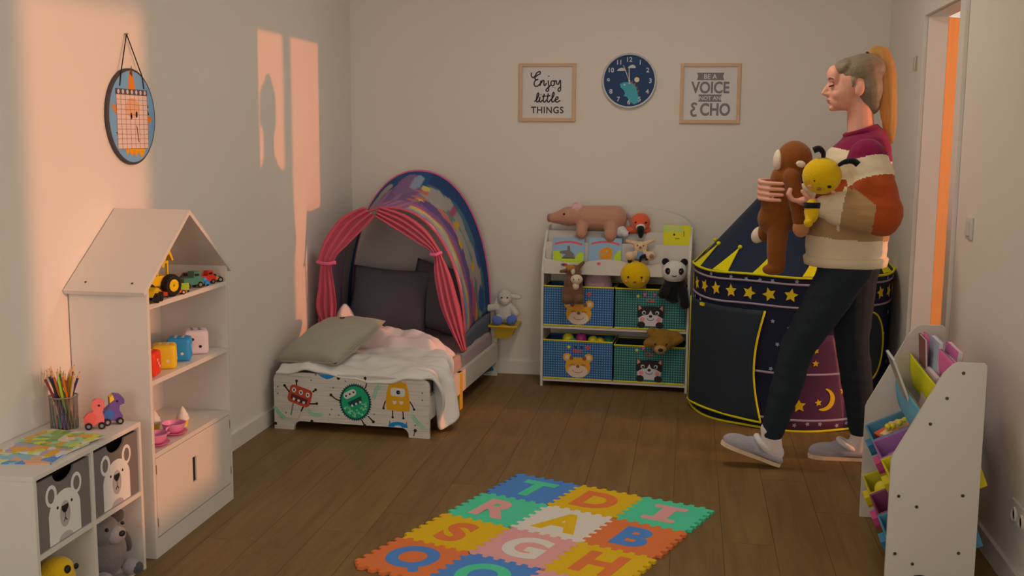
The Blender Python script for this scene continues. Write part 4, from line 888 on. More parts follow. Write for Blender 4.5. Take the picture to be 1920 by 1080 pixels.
obj('word_things', MB().text('THINGS', 0.052, (0, -0.0082, (390 - 527) * 0.000722), X, Z, NN, 0.0006, 0.02, 0.93, 1.12), m_ink, c)
c = frame('wood framed print reading Be a voice not an echo', -0.075, 0.253, 1.468, 1.795)
def ban(w, h, z): return [(-w / 2, z + h / 2), (w / 2, z + h / 2), (w / 2 - 0.006, z), (w / 2, z - h / 2), (-w / 2, z - h / 2), (-w / 2 + 0.006, z)]
for nm, w, z, tx, sz in (('BE A', 0.148, 0.092, 'BE A', 0.036), ('NOT AN', 0.128, -0.026, 'NOT AN', 0.030)):
    bb = obj('banner', MB().prism(ban(w, 0.040, z), O_, X, Z, (0, -0.0005, 0)), m_inkg, c); obj('banner_text', MB().text(tx, sz, (0, -0.0087, z), X, Z, NN, 0.0004, 0.012), m_paper, bb)
obj('word_voice', MB().text('VOICE', 0.086, (0, -0.0082, 0.032), X, Z, NN, 0.0006, 0.03, 0.83), m_inkg, c)
obj('word_cho', MB().text('CHO', 0.092, (0.03, -0.0082, -0.088), X, Z, NN, 0.0006, 0.032, 0.80), m_inkg, c)
obj('letter_e', MB().ribbon([(-0.07, -0.062), (-0.085, -0.055), (-0.097, -0.066), (-0.085, -0.084), (-0.10, -0.10), (-0.092, -0.122), (-0.07, -0.12)], 0.012, O_, X, Z, NN, 0.0006, 5), m_inkg, c)

# clock with a night sky dinosaur dial
t = thing('wall_clock', 'round navy dinosaur wall clock with white rim between the prints', 'clock', (-0.358, YB, 1.70))
Rb = rot(90, 0, 0)
obj('rim', MB().lathe([(0.152, 0.0), (0.153, 0.022), (0.149, 0.027), (0.142, 0.022), (0.142, 0.0)], seg=56, R=Rb), M('clock_rim_white', (165, 150, 136), rough=0.35), t, smooth=50)
dl = obj('dial', MB().lathe([(0.1425, 0.0), (0.1425, 0.014), (0.0005, 0.014)], seg=56, R=Rb), flat('dial_navy', (30, 44, 62)), t)
OD = (0, -0.0142, 0)
m_num = flat('clock_numerals', (176, 166, 150))
for n_ in range(1, 13):
    a = PI / 2 - n_ * PI / 6; obj('numeral', MB().text(str(n_), 0.036, (0.117 * math.cos(a), -0.0142, 0.117 * math.sin(a)), X, Z, NN, 0.0006, 0.02), m_num, dl)
m_dino = flat('dino_teal', (52, 112, 110)); m_dino2 = flat('dino_rust', (120, 62, 48))
dn = obj('dinosaur', MB().prism([(-0.052, -0.018), (-0.048, -0.036), (-0.03, -0.052), (-0.022, -0.07), (-0.03, -0.085), (-0.012, -0.088), (0.004, -0.115), (0.03, -0.13), (0.058, -0.118), (0.052, -0.09), (0.046, -0.06), (0.036, -0.032), (0.02, -0.014), (0.0, -0.008), (-0.03, -0.008)], OD, X, Z, (0, -0.0005, 0)), m_dino, dl)
for x_, z_ in ((0.012, -0.012), (0.028, -0.022), (0.040, -0.040), (0.047, -0.060)): obj('spine_plate', MB().prism([(x_ - 0.004, z_ + 0.004), (x_ + 0.008, z_ + 0.012), (x_ + 0.006, z_ - 0.008)], OD, X, Z, (0, -0.0006, 0)), m_dino2, dn)
obj('eye', MB().prism(circ(0.005, 10, -0.026, -0.022), (0, -0.0148, 0), X, Z, (0, -0.0004, 0)), m_num, dn)
obj('moon', MB().prism(circ(0.014, 20, 0.042, 0.006), OD, X, Z, (0, -0.0005, 0)), flat('moon_cream', (170, 150, 110)), dl)
for cx_, cz_ in ((-0.048, 0.062), (0.012, 0.078)): obj('cloud', MB().prism([(cx_ - 0.022, cz_ - 0.008), (cx_ + 0.022, cz_ - 0.008), (cx_ + 0.02, cz_ + 0.003), (cx_ + 0.008, cz_ + 0.010), (cx_ - 0.006, cz_ + 0.007), (cx_ - 0.016, cz_ + 0.001)], OD, X, Z, (0, -0.0005, 0)), m_num, dl)
m_hand = flat('hand_cream', (170, 158, 140))
def hand(name, deg, L, w): a = math.radians(90 - deg); obj(name, MB().prism(rot2([(-0.018, -w), (L, -w * 0.5), (L, w * 0.5), (-0.018, w)], math.degrees(a)), (0, -0.0165, 0), X, Z, (0, -0.001, 0)), m_hand, t)
hand('hour_hand', 358, 0.070, 0.0035); hand('minute_hand', -22, 0.092, 0.0028)
obj('second_hand', MB().prism(rot2([(-0.02, -0.0008), (0.085, -0.0008), (0.085, 0.0008), (-0.02, 0.0008)], 90 + 18), (0, -0.018, 0), X, Z, (0, -0.0008, 0)), m_dino2, t)
obj('hub', MB().cyl((0, -0.014, 0), (0, -0.0205, 0), 0.006, seg=16), m_hand, t)

# round hanging picture with a sheet of boxes, on the left wall (faces +x)
t = thing('hanging_calendar', 'round blue wall calendar with orange spiky animal hanging from a cord', 'calendar', (XL, 3.664, 1.45))
x0 = 0.014
obj('board', MB().lathe([(0.166, 0.0), (0.169, 0.004), (0.169, 0.012), (0.166, 0.0145), (0.0005, 0.0145)], seg=64, R=rot(0, 90, 0)), flat('calendar_edge_dark', (52, 44, 40)), t)
OX = (x0 + 0.0006, 0, 0); PX_ = V(1, 0, 0)
def lay(name, poly, m, par, z=1.0): return obj(name, MB().prism(poly, OX, Y, Z, (0.0004 * z, 0, 0)), m, par)
fc = lay('sky_disc', circ(0.160, 64), flat('calendar_blue', (104, 134, 150), k=1.15), t, 1)
m_or = flat('calendar_orange', (206, 110, 30)); m_or2 = flat('calendar_amber', (214, 140, 24)); m_brn = flat('calendar_brown', (70, 42, 34))
fur = [(-0.075, -0.11), (-0.1, -0.085), (-0.092, -0.06), (-0.112, -0.04), (-0.098, -0.01), (-0.15, 0.045), (-0.10, 0.03), (-0.09, 0.055), (-0.03, 0.07), (-0.014, 0.155), (0.004, 0.172), (0.018, 0.12), (0.03, 0.07), (0.092, 0.05), (0.112, 0.03), (0.1, 0.01), (0.146, -0.005), (0.112, -0.025), (0.11, -0.07), (0.07, -0.12), (0.0, -0.135)]
f_ = lay('animal', fur, m_or, fc, 2)
lay('animal_fur', [(-0.10, -0.075), (-0.118, -0.055), (-0.098, -0.05), (-0.11, -0.03), (-0.085, -0.03), (-0.08, -0.10)], m_brn, fc, 3); lay('animal_fur', [(0.10, 0.055), (0.118, 0.035), (0.104, 0.03), (0.122, 0.01), (0.09, 0.0), (0.09, 0.06)], m_brn, fc, 3)
lay('paws', [(-0.06, -0.112), (-0.05, -0.135), (-0.03, -0.118), (-0.02, -0.14), (0.0, -0.12), (0.015, -0.142), (0.03, -0.12), (0.05, -0.145), (0.078, -0.13), (0.08, -0.105), (0.0, -0.10)], m_or2, fc, 3)
lay('ear_tip', [(-0.012, 0.15), (0.004, 0.178), (0.008, 0.14)], m_brn, fc, 3)
sh = lay('sheet', [(-0.111, -0.112), (0.106, -0.112), (0.106, 0.076), (-0.111, 0.076)], flat('calendar_sheet', (214, 176, 150), k=1.1), t, 4)
obj('sheet_header', MB().prism([(-0.113, 0.076), (0.108, 0.076), (0.108, 0.096), (-0.113, 0.096)], OX, Y, Z, (0.0020, 0, 0)), flat('calendar_header', (62, 52, 48)), t)
hdr = MB(); gl = MB()
for i in range(7):
    y_ = -0.111 + 0.217 * (i + 0.5) / 7; hdr.prism(circ(0.008, 10, y_, 0.086), (x0 + 0.0026, 0, 0), Y, Z, (0.0004, 0, 0))
obj('header_dot', hdr, flat('calendar_dots', (150, 130, 120)), t)
m_line = flat('calendar_lines', (96, 66, 52))
for i in range(8): y_ = -0.111 + 0.217 * i / 7; gl.b2((x0 + 0.0022, y_ - 0.0007, -0.112), (x0 + 0.0027, y_ + 0.0007, 0.076))
for j in range(12): z_ = -0.112 + 0.188 * j / 11; gl.b2((x0 + 0.0022, -0.111, z_ - 0.0007), (x0 + 0.0027, 0.106, z_ + 0.0007))
obj('sheet_grid', gl, m_line, t)
for poly, m in ((circ(0.05, 20, 0.0, 0.03, 0.035), flat('sheet_tint_orange', (212, 150, 104), k=1.1)), (circ(0.007, 10, -0.012, 0.002, 0.012), m_brn), (circ(0.007, 10, 0.026, 0.008, 0.012), m_brn), (rot2(rrect(0.006, 0.06, 0.002), 12, 0.03, -0.06), m_brn)): obj('sheet_drawing', MB().prism(poly, (x0 + 0.00215, 0, 0), Y, Z, (0.0003, 0, 0)), m, t)
cord = M('cord_black', (0.02, 0.018, 0.016), raw=True, rough=0.8)
obj('cord', MB().tube([(0.017, -0.085, 0.105), (0.017, -0.075, 0.145), (0.008, -0.008, 0.287)], 0.002, 6).tube([(0.017, 0.085, 0.10), (0.017, 0.075, 0.145), (0.008, -0.008, 0.287)], 0.002, 6), cord, t)
obj('nail', MB().cyl((0.0, -0.008, 0.287), (0.014, -0.008, 0.287), 0.0028, seg=8), m_steel, t)

# ================================================================ TOY STORAGE UNIT ON THE BACK WALL
U0 = (-0.803, 5.965, 0.0); URZ = -2.4
t = unit = thing('toy_storage_unit', 'white children\'s storage unit with book tiers and four fabric bins against the back wall', 'storage unit', U0, rz=URZ)
UW, UD = 0.815, 0.25
sidep = [(0, 0), (0, 0.655), (0.05, 0.76), (0.13, 0.865), (0.165, 0.89), (UD, 0.895), (UD, 0), (UD - 0.03, 0), (UD - 0.03, 0.03), (0.03, 0.03), (0.03, 0)]
for xx in (0.0, UW - 0.013): obj('side_panel', MB().prism(sidep, (xx, 0, 0), Y, Z, (0.013, 0, 0)), m_white, t)
for z in (0.032, 0.332): obj('shelf', MB().b2((0.013, 0.006, z - 0.002), (UW - 0.013, UD, z + 0.012)), m_white, t)
obj('back_panel', MB().prism([(0.013, 0.62), (UW - 0.013, 0.62)] + [(UW / 2 + (UW / 2 - 0.013) * math.cos(PI * i / 24), 0.89 + 0.115 * math.sin(PI * i / 24) ** 1.0) for i in range(25)], (0, UD - 0.006, 0), X, Z, (0, 0.006, 0)), m_white, t)
wave = [(0.013 + (UW - 0.026) * i / 40, 0.716 + 0.012 * math.cos(2 * PI * i / 20 + 0.6) - 0.004) for i in range(41)]
fa = obj('front_fascia', MB().prism([(0.013, 0.637), (UW - 0.013, 0.637)] + wave[::-1], (0, 0.004, 0), X, Z, (0, 0.011, 0)), m_white, t)
obj('tier_panel', MB().b2((0.013, 0.075, 0.645), (UW - 0.013, 0.084, 0.806)), m_white, t); obj('tier_panel', MB().b2((0.013, 0.145, 0.715), (UW - 0.013, 0.154, 0.866)), m_white, t)
for y0_, y1_, z in ((0.015, 0.075, 0.645), (0.084, 0.145, 0.722), (0.154, UD - 0.006, 0.80)): obj('tier_shelf', MB().b2((0.013, y0_, z - 0.008), (UW - 0.013, y1_, z)), m_white, t)
for x_, m in ((0.13, c_red), (0.118, flat('sticker_blue', (90, 96, 130))), (0.318, flat('sticker_pink', (180, 80, 110)))): obj('sticker', MB().prism(circ(0.016 if m is c_red else 0.011, 14, x_, 0.688 if x_ < .2 else 0.70, 0.009), (0, 0.0038, 0), X, Z, (0, -0.0004, 0)), m, fa)
def dot_mat(name, base, dot):
    m = M(name, base, rough=0.8, spec=0.15); nt = m.node_tree; p_ = nt.nodes['Principled BSDF']; N = nt.nodes.new; Lk = nt.links.new
    tc = N('ShaderNodeTexCoord'); sp = N('ShaderNodeSeparateXYZ'); Lk(tc.outputs['Object'], sp.inputs[0])
    def fr_(o):
        a = N('ShaderNodeMath'); a.operation = 'MULTIPLY'; a.inputs[1].default_value = 1 / 0.0135; Lk(o, a.inputs[0])
        f = N('ShaderNodeMath'); f.operation = 'FRACT'; Lk(a.outputs[0], f.inputs[0]); s_ = N('ShaderNodeMath'); s_.operation = 'SUBTRACT'; s_.inputs[1].default_value = 0.5; Lk(f.outputs[0], s_.inputs[0])
        b_ = N('ShaderNodeMath'); b_.operation = 'ABSOLUTE'; Lk(s_.outputs[0], b_.inputs[0]); return b_
    mx = N('ShaderNodeMath'); mx.operation = 'MAXIMUM'; Lk(fr_(sp.outputs['X']).outputs[0], mx.inputs[0]); Lk(fr_(sp.outputs['Z']).outputs[0], mx.inputs[1])
    lt = N('ShaderNodeMath'); lt.operation = 'LESS_THAN'; lt.inputs[1].default_value = 0.27; Lk(mx.outputs[0], lt.inputs[0])
    mi = N('ShaderNodeMix'); mi.data_type = 'RGBA'; mi.inputs['A'].default_value = alb(*base) + (1,); mi.inputs['B'].default_value = alb(*dot) + (1,); Lk(lt.outputs[0], mi.inputs['Factor']); Lk(mi.outputs['Result'], p_.inputs['Base Color']); return m
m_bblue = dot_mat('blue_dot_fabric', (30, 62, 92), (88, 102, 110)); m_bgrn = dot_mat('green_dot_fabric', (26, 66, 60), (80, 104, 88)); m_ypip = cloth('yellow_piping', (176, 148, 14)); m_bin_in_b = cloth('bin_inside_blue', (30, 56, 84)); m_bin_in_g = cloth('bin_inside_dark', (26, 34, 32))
fz_or = flat('face_orange', (176, 116, 32)); fz_cr = flat('face_cream', (182, 150, 122)); fz_bk = flat('face_black', (32, 27, 25)); fz_br = flat('face_brown', (104, 60, 34)); fz_pk = flat('face_pink', (190, 118, 104)); fz_wh = flat('face_white', (176, 158, 144)); c_navy = flat('icon_navy', (34, 38, 62)); c_hred = flat('icon_red', (176, 44, 34)); c_hpk = flat('icon_pink', (176, 66, 96)); c_iy = flat('icon_yellow', (186, 160, 40))
def heart(r, cx=0, cy=0): return [(cx + r * 0.9 * math.sin(a) ** 3, cy + r * (0.8 * math.cos(a) - 0.3 * math.cos(2 * a) - 0.12 * math.cos(3 * a))) for a in [2 * PI * i / 18 for i in range(18)]]
def fabric_bin(label, x0_, z0_, w, h, d, kind, Tm):
    c = thing('fabric_bin', label, 'storage bin', Tm @ Vector((x0_, 0.004, z0_)), rz=URZ, group='fabric bins in the storage unit'); m = m_bblue if kind == 'bear' else m_bgrn; mi = m_bin_in_b if kind == 'bear' else m_bin_in_g
    f = obj('front_panel', MB().b2((0, 0, 0), (w, 0.004, h)), m, c)
    obj('side_wall', MB().b2((0, 0.004, 0), (0.004, d, h)), mi, c); obj('side_wall', MB().b2((w - 0.004, 0.004, 0), (w, d, h)), mi, c); obj('back_wall', MB().b2((0.004, d - 0.004, 0), (w - 0.004, d, h)), mi, c); obj('base', MB().b2((0.004, 0.004, 0), (w - 0.004, d - 0.004, 0.003)), mi, c)
    obj('rim_piping', MB().tube([(0, 0, h), (w, 0, h), (w, d, h), (0, d, h)], 0.0045, 6, closed=True), m_ypip, c); obj('base_piping', MB().tube([(0, 0, 0.003), (w, 0, 0.003)], 0.0045, 6), m_ypip, c)
    def dc(name, poly, mm, z=1.0, par=None): return obj(name, MB().prism(poly, (w * 0.505, -0.0002, 0.075), X, Z, (0, -0.0004 * z, 0)), mm, par or f)
    if kind == 'bear':
        g = dc('bear_face', [(-0.06, 0.04), (-0.03, 0.05), (0.03, 0.05), (0.06, 0.04), (0.072, 0.0), (0.064, -0.035), (0.03, -0.062), (-0.03, -0.062), (-0.064, -0.035), (-0.072, 0.0)], fz_or)
        for s_ in (-1, 1):
            dc('ear', circ(0.024, 14, s_ * 0.06, 0.05), fz_or, .8, g); dc('inner_ear', circ(0.013, 12, s_ * 0.06, 0.05), fz_cr, 1.4, g); dc('closed_eye', [(s_ * 0.03 + 0.014 * math.cos(a), 0.004 + 0.009 * math.sin(a)) for a in [PI * i / 6 for i in range(7)]] + [(s_ * 0.03 + 0.011 * math.cos(a), 0.003 + 0.006 * math.sin(a)) for a in [PI - PI * i / 6 for i in range(7)]], fz_br, 3, g); dc('tuft', circ(0.012, 10, s_ * 0.036, 0.046), fz_br, 1.6, g)
        dc('muzzle', circ(0.056, 22, 0, -0.028, 0.036), fz_cr, 2, g); dc('nose', circ(0.0105, 12, 0, 0.0, 0.009), fz_br, 3, g); dc('smile', [(0.03 * math.cos(a), -0.02 + 0.018 * math.sin(a)) for a in [PI + PI * i / 8 for i in range(9)]] + [(0.027 * math.cos(a), -0.02 + 0.015 * math.sin(a)) for a in [2 * PI - PI * i / 8 for i in range(9)]], fz_br, 3, g)
        ic = ((-0.052, star(0.013), c_iy), (-0.014, heart(0.011), c_navy), (0.02, heart(0.011), c_navy), (0.055, heart(0.014), c_hred)); tx = 'Bear'
    else:
        g = dc('cat_face', [(-0.07, 0.068), (-0.058, 0.052), (0, 0.056), (0.058, 0.052), (0.07, 0.068), (0.072, 0.0), (0.056, -0.05), (-0.056, -0.05), (-0.072, 0.0)], fz_bk)
        for s_ in (-1, 1):
            dc('inner_ear', [(s_ * 0.066, 0.06), (s_ * 0.048, 0.042), (s_ * 0.066, 0.03)], fz_pk, 1.5, g); dc('eye', circ(0.011, 12, s_ * 0.036, 0.018), fz_wh, 2, g); dc('pupil', circ(0.007, 10, s_ * 0.034, 0.016), fz_bk, 3, g); dc('cheek', circ(0.013, 12, s_ * 0.044, -0.02), fz_pk, 3, g); dc('paw', circ(0.022, 14, s_ * 0.05, -0.05, 0.019), fz_bk, 4, g)
        dc('muzzle', [(-0.066, -0.012), (-0.04, 0.004), (-0.012, 0.008), (0, 0.032), (0.012, 0.008), (0.04, 0.004), (0.066, -0.012), (0.06, -0.04), (0.03, -0.055), (-0.03, -0.055), (-0.06, -0.04)], fz_wh, 2, g); dc('nose', circ(0.010, 12, 0, -0.001, 0.008), fz_bk, 3, g)
        dc('smile', [(0.02 * math.cos(a), -0.012 + 0.014 * math.sin(a)) for a in [PI + PI * i / 8 for i in range(9)]] + [(0.017 * math.cos(a), -0.012 + 0.011 * math.sin(a)) for a in [2 * PI - PI * i / 8 for i in range(9)]], fz_bk, 3, g)
        ic = ((-0.07, star(0.012), c_iy), (-0.034, heart(0.011), c_hpk), (0.02, heart(0.010), c_hpk), (0.065, star(0.012), c_iy)); tx = 'Cat'
    for q, poly, mm in ic: dc('icon', [(x + q, y + 0.108 + (0.012 if tx == 'Cat' and abs(q) < .05 else 0)) for x, y in poly], mm, 1)
    obj('name_print', MB().text(tx, 0.03, (w * 0.505, -0.0002, 0.075 + 0.088), X, Z, NN, 0.0004, 0.01), c_hred, f)
    return c
UM = mat_of(unit)
BW = 0.386
fabric_bin('blue dotted bin with a bear face, upper left under the donkey toy', 0.016, 0.346, BW, 0.222, 0.225, 'bear', UM)
fabric_bin('green dotted bin with a cat face, upper right under the panda toy', 0.412, 0.346, BW, 0.222, 0.225, 'cat', UM)
fabric_bin('blue dotted bin with a bear face, lower left holding play balls', 0.016, 0.046, BW, 0.218, 0.225, 'bear', UM)
fabric_bin('green dotted bin with a cat face, lower right with a brown bear on its rim', 0.412, 0.046, BW, 0.206, 0.225, 'cat', UM)
# play balls
for nm, x_, y_, z_, r_, col in (('yellow play ball at the left of the lower bear bin', 0.145, 0.07, 0.262, 0.033, (160, 140, 24)), ('green play ball tucked under the left yellow ball', 0.175, 0.045, 0.247, 0.025, (36, 110, 60)), ('magenta play ball in the middle of the lower bear bin', 0.218, 0.075, 0.266, 0.031, (140, 36, 84)), ('yellow play ball right of the magenta ball', 0.285, 0.07, 0.256, 0.030, (164, 140, 20)), ('mustard play ball beside the right yellow ball', 0.326, 0.06, 0.253, 0.028, (150, 126, 26)), ('dark green play ball in the right corner of the bear bin', 0.372, 0.08, 0.258, 0.03, (24, 74, 52))):
    o = obj('play_ball', MB().sph((0, 0, 0), r_, su=24, sv=16), M('ball_%d_%d_%d' % col, col, rough=0.35, var=0.03), smooth=180); o.location = UM @ Vector((x_, y_, z_)); tag(o, nm, 'ball', 'play balls in the lower bin')
# ---- plush toys of the unit
def UL(x, y, z): return UM @ Vector((x + 0.803, y, z))
m_pig = fuzz('terracotta_plush', (138, 92, 68)); m_pigd = fuzz('terracotta_dark', (112, 74, 66))
t = plush('pig_plush', 'long terracotta pink plush pig lying across the top of the storage unit', UL(-0.56, 0.14, 0.855), [
    ('c', (-0.02, 0, 0.085), (0.14, 0, 0.085), 0.068, 0.072), ('s', (-0.11, -0.01, 0.092), (0.068, 0.058, 0.055)), ('c', (-0.14, -0.015, 0.088), (-0.205, -0.02, 0.082), 0.046, 0.027), ('c', (-0.035, -0.04, 0.05), (-0.035, -0.075, 0.004), 0.034, 0.032), ('c', (0.125, -0.04, 0.05), (0.125, -0.075, -0.008), 0.04, 0.034), ('c', (-0.03, 0.04, 0.05), (-0.03, 0.05, 0.025), 0.034, 0.03), ('c', (0.14, 0.04, 0.05), (0.14, 0.05, 0.025), 0.036, 0.03)], m_pig)
blob('snout', t, (-0.222, -0.022, 0.082), (0.014, 0.024, 0.024), m_pigd); blob('eye', t, (-0.135, -0.062, 0.108), 0.006, m_black)
blob('ear', t, (-0.066, -0.03, 0.145), (0.034, 0.012, 0.024), fuzz('pig_ear', (165, 120, 108)), (0, -20, 15)); blob('ear', t, (-0.075, 0.03, 0.145), (0.03, 0.012, 0.022), m_pigd, (0, -20, -15))
obj('tail', MB().tube([(0.2, 0, 0.1), (0.225, -0.02, 0.085), (0.24, -0.03, 0.05), (0.255, -0.03, 0.035)], [0.014, 0.011, 0.01, 0.012], 8, sm=4), m_pigd, t, smooth=180)
m_wpl = fuzz('white_plush', (165, 148, 134))
t = plush('white_plush', 'small white plush peeking out behind the pig and the flamingo', UL(-0.385, 0.12, 0.84), [('s', (0, 0, 0.03), (0.04, 0.03, 0.034)), ('s', (0.03, -0.02, 0.02), (0.024, 0.024, 0.022)), ('c', (-0.02, 0, 0.04), (-0.035, -0.01, 0.075), 0.014, 0.01)], m_wpl, voxel=0.004)
blob('nose', t, (0.052, -0.03, 0.024), 0.005, m_black)
m_fl = fuzz('flamingo_coral', (196, 78, 44)); 
t = plush('flamingo_plush', 'coral flamingo plush with a black beak on the storage unit top', UL(-0.275, 0.14, 0.86), [('s', (0, 0, 0.062), (0.055, 0.05, 0.052)), ('s', (-0.045, 0.01, 0.02), (0.04, 0.04, 0.025)), ('s', (0, 0.02, 0.02), (0.06, 0.045, 0.028))], m_fl)
blob('beak_base', t, (0.004, -0.046, 0.038), (0.027, 0.024, 0.02), m_wpl); obj('beak', MB().tube([(0.004, -0.06, 0.035), (0.006, -0.078, 0.012), (0.006, -0.078, -0.018)], [0.021, 0.02, 0.007], 10, sm=4), m_blackp, t, smooth=180)
for s_ in (-1, 1): blob('eye', t, (0.004 + s_ * 0.028, -0.042, 0.064), 0.006, m_black)
m_bun = fuzz('bunny_beige', (162, 128, 92)); m_bunb = cloth('bunny_shirt', (84, 92, 108))
t = plush('bunny_plush', 'beige plush bunny in a blue top with drooping ears, middle of the book tier', UL(-0.262, 0.045, 0.668), [('s', (0, 0, 0.055), (0.042, 0.034, 0.055)), ('s', (0, -0.008, 0.125), (0.038, 0.034, 0.034)), ('c', (0.02, 0, 0.145), (0.07, -0.01, 0.168), 0.013, 0.009), ('c', (-0.02, 0, 0.145), (-0.075, -0.01, 0.158), 0.013, 0.009), ('c', (-0.025, -0.015, 0.085), (-0.055, -0.06, 0.082), 0.02, 0.026), ('c', (0.025, -0.015, 0.085), (0.058, -0.06, 0.085), 0.02, 0.026)], m_bun, voxel=0.004)
obj('shirt', MB().lathe([(0.03, 0.055), (0.046, 0.065), (0.044, 0.09), (0.028, 0.104)], (0, -0.004, 0), 20), m_bunb, t, smooth=60); blob('nose', t, (0, -0.043, 0.128), (0.009, 0.006, 0.007), fuzz('bunny_nose', (120, 66, 40)))
for s_ in (-1, 1): blob('eye', t, (s_ * 0.016, -0.038, 0.138), 0.004, m_black)
blob('paw_pad', t, (0.062, -0.084, 0.086), (0.012, 0.006, 0.012), m_pigd)
# picture books in the tiers
def picture_book(label, x, y, z, w, h, th, lean, cov, deco):
    c = thing('picture_book', label, 'book', UL(x, y, z), r=Euler((math.radians(-lean), 0, math.radians(URZ)))); mm = flat('cover_%d_%d_%d' % cov, cov)
    obj('pages', MB().b2((-w / 2 + 0.002, 0.002, 0.002), (w / 2 - 0.002, th - 0.002, h - 0.002)), m_page, c); f = obj('front_cover', MB().b2((-w / 2, 0, 0), (w / 2, 0.002, h)), mm, c); obj('back_cover', MB().b2((-w / 2, th - 0.002, 0), (w / 2, th, h)), mm, c)
    for nm, poly, m in deco: obj(nm, MB().prism(poly, (0, -0.0002, 0), X, Z, (0, -0.0004, 0)), m, f)
    return c
c_grs = flat('cover_grass', (140, 146, 30)); c_don = flat('cover_grey_brown', (88, 76, 66)); c_fish = flat('cover_orange', (186, 112, 24)); c_ttl = flat('cover_title_red', (176, 70, 66))
def arcband(cz_, r, w, a0, a1, n=10): return [(r * math.cos(a0 + (a1 - a0) * i / n), cz_ + r * math.sin(a0 + (a1 - a0) * i / n)) for i in range(n + 1)] + [((r - w) * math.cos(a1 + (a0 - a1) * i / n), cz_ + (r - w) * math.sin(a1 + (a0 - a1) * i / n)) for i in range(n + 1)]
picture_book('square picture book with a grey donkey cover in the left book tier', -0.662, 0.035, 0.648, 0.176, 0.186, 0.012, 8, (120, 136, 142), [('title_band', arcband(-0.06, 0.23, 0.012, math.radians(110), math.radians(70)), c_ttl), ('grass', [(-0.085, 0.04), (0.085, 0.04), (0.085, 0.105), (0.06, 0.11), (0.04, 0.08), (-0.03, 0.08), (-0.05, 0.115), (-0.085, 0.112)], c_grs), ('donkey', [(-0.04, 0.07), (0.04, 0.07), (0.03, 0.10), (0.012, 0.115), (0.008, 0.142), (-0.006, 0.142), (-0.006, 0.118), (-0.045, 0.112), (-0.05, 0.10), (-0.015, 0.095)], c_don)])
picture_book('square picture book with an orange fish cover beside the donkey book', -0.458, 0.035, 0.648, 0.18, 0.19, 0.012, 8, (122, 138, 144), [('title_band', arcband(-0.06, 0.235, 0.011, math.radians(110), math.radians(70)), c_ttl), ('grass', [(0.05, 0.04), (0.088, 0.04), (0.088, 0.13), (0.07, 0.12), (0.05, 0.09)], c_grs), ('fish', [(-0.03, 0.08), (0.03, 0.07), (0.045, 0.10), (0.035, 0.135), (0.01, 0.142), (-0.02, 0.13), (-0.038, 0.11)], c_fish), ('fish_spot', circ(0.01, 10, -0.02, 0.105), c_wht), ('fish_spot', circ(0.008, 10, 0.012, 0.118), c_wht)])
picture_book('yellow picture book standing in the right top tier', -0.072, 0.105, 0.726, 0.148, 0.186, 0.014, 6, (176, 156, 26), [('cover_top', [(-0.074, 0.150), (0.03, 0.150), (0.03, 0.184), (-0.074, 0.184)], flat('cover_olive', (142, 144, 66))), ('face_dot', circ(0.006, 9, -0.015, 0.135), m_dk), ('face_line', [(0.036, 0.125), (0.039, 0.125), (0.039, 0.155), (0.036, 0.155)], m_dk), ('face_line', [(-0.01, 0.11), (0.015, 0.112), (0.015, 0.115), (-0.01, 0.113)], m_dk)])
# plush in the bins
m_don = fuzz('donkey_brown', (84, 54, 34)); m_donm = fuzz('donkey_muzzle', (158, 132, 104))
t = plush('donkey_plush', 'dark brown plush donkey hanging over the rim of the upper left bin', UL(-0.618, -0.04, 0.485), [('s', (0, 0, 0.06), (0.062, 0.045, 0.065)), ('s', (0, 0.0, 0.11), (0.052, 0.045, 0.06)), ('s', (0, 0.01, 0.165), (0.04, 0.042, 0.045)), ('c', (0.02, 0.01, 0.19), (0.052, 0.01, 0.222), 0.014, 0.010), ('c', (-0.02, 0.01, 0.178), (-0.068, 0.0, 0.172), 0.013, 0.010), ('s', (-0.03, -0.02, 0.022), (0.034, 0.034, 0.03)), ('s', (0.035, -0.02, 0.025), (0.03, 0.034, 0.03))], m_don)
blob('muzzle', t, (0.022, -0.04, 0.135), (0.034, 0.026, 0.028), m_donm); blob('chin', t, (0.018, -0.038, 0.10), (0.02, 0.02, 0.024), m_donm); blob('forelock', t, (-0.014, -0.03, 0.196), (0.026, 0.016, 0.018), fuzz('donkey_mane', (128, 82, 30))); blob('blaze', t, (0.0, -0.034, 0.178), (0.012, 0.012, 0.018), m_donm)
for s_ in (-1, 1): blob('nostril', t, (0.022 + s_ * 0.014, -0.064, 0.138), 0.0035, m_black)
t = plush('pink_plush', 'dusty pink plush hood shape standing behind the donkey toy', UL(-0.485, 0.085, 0.352), [('s', (0, 0, 0.16), (0.074, 0.05, 0.16)), ('s', (0.0, 0, 0.27), (0.05, 0.045, 0.06)), ('s', (-0.045, 0.0, 0.22), (0.045, 0.04, 0.07))], fuzz('dusty_pink_plush', (134, 98, 94)))
blob('ear', t, (0.02, 0, 0.325), (0.022, 0.02, 0.02), fuzz('dusty_pink_plush', (134, 98, 94)))
m_bee = fuzz('bee_yellow', (214, 160, 6))
t = plush('bee_plush', 'round yellow plush bee head with black antennae on the upper right bin', UL(-0.283, -0.005, 0.572), [('s', (0, 0, 0.074), (0.082, 0.06, 0.076)), ('s', (0.01, 0.07, -0.01), (0.05, 0.04, 0.06))], m_bee)
for s_ in (-1, 1):
    blob('eye', t, (s_ * 0.036, -0.054, 0.068), 0.006, m_black); blob('cheek', t, (s_ * 0.045, -0.050, 0.045), (0.009, 0.004, 0.006), m_blush)
blob('nose', t, (0.0, -0.062, 0.042), (0.009, 0.006, 0.006), fz_br)
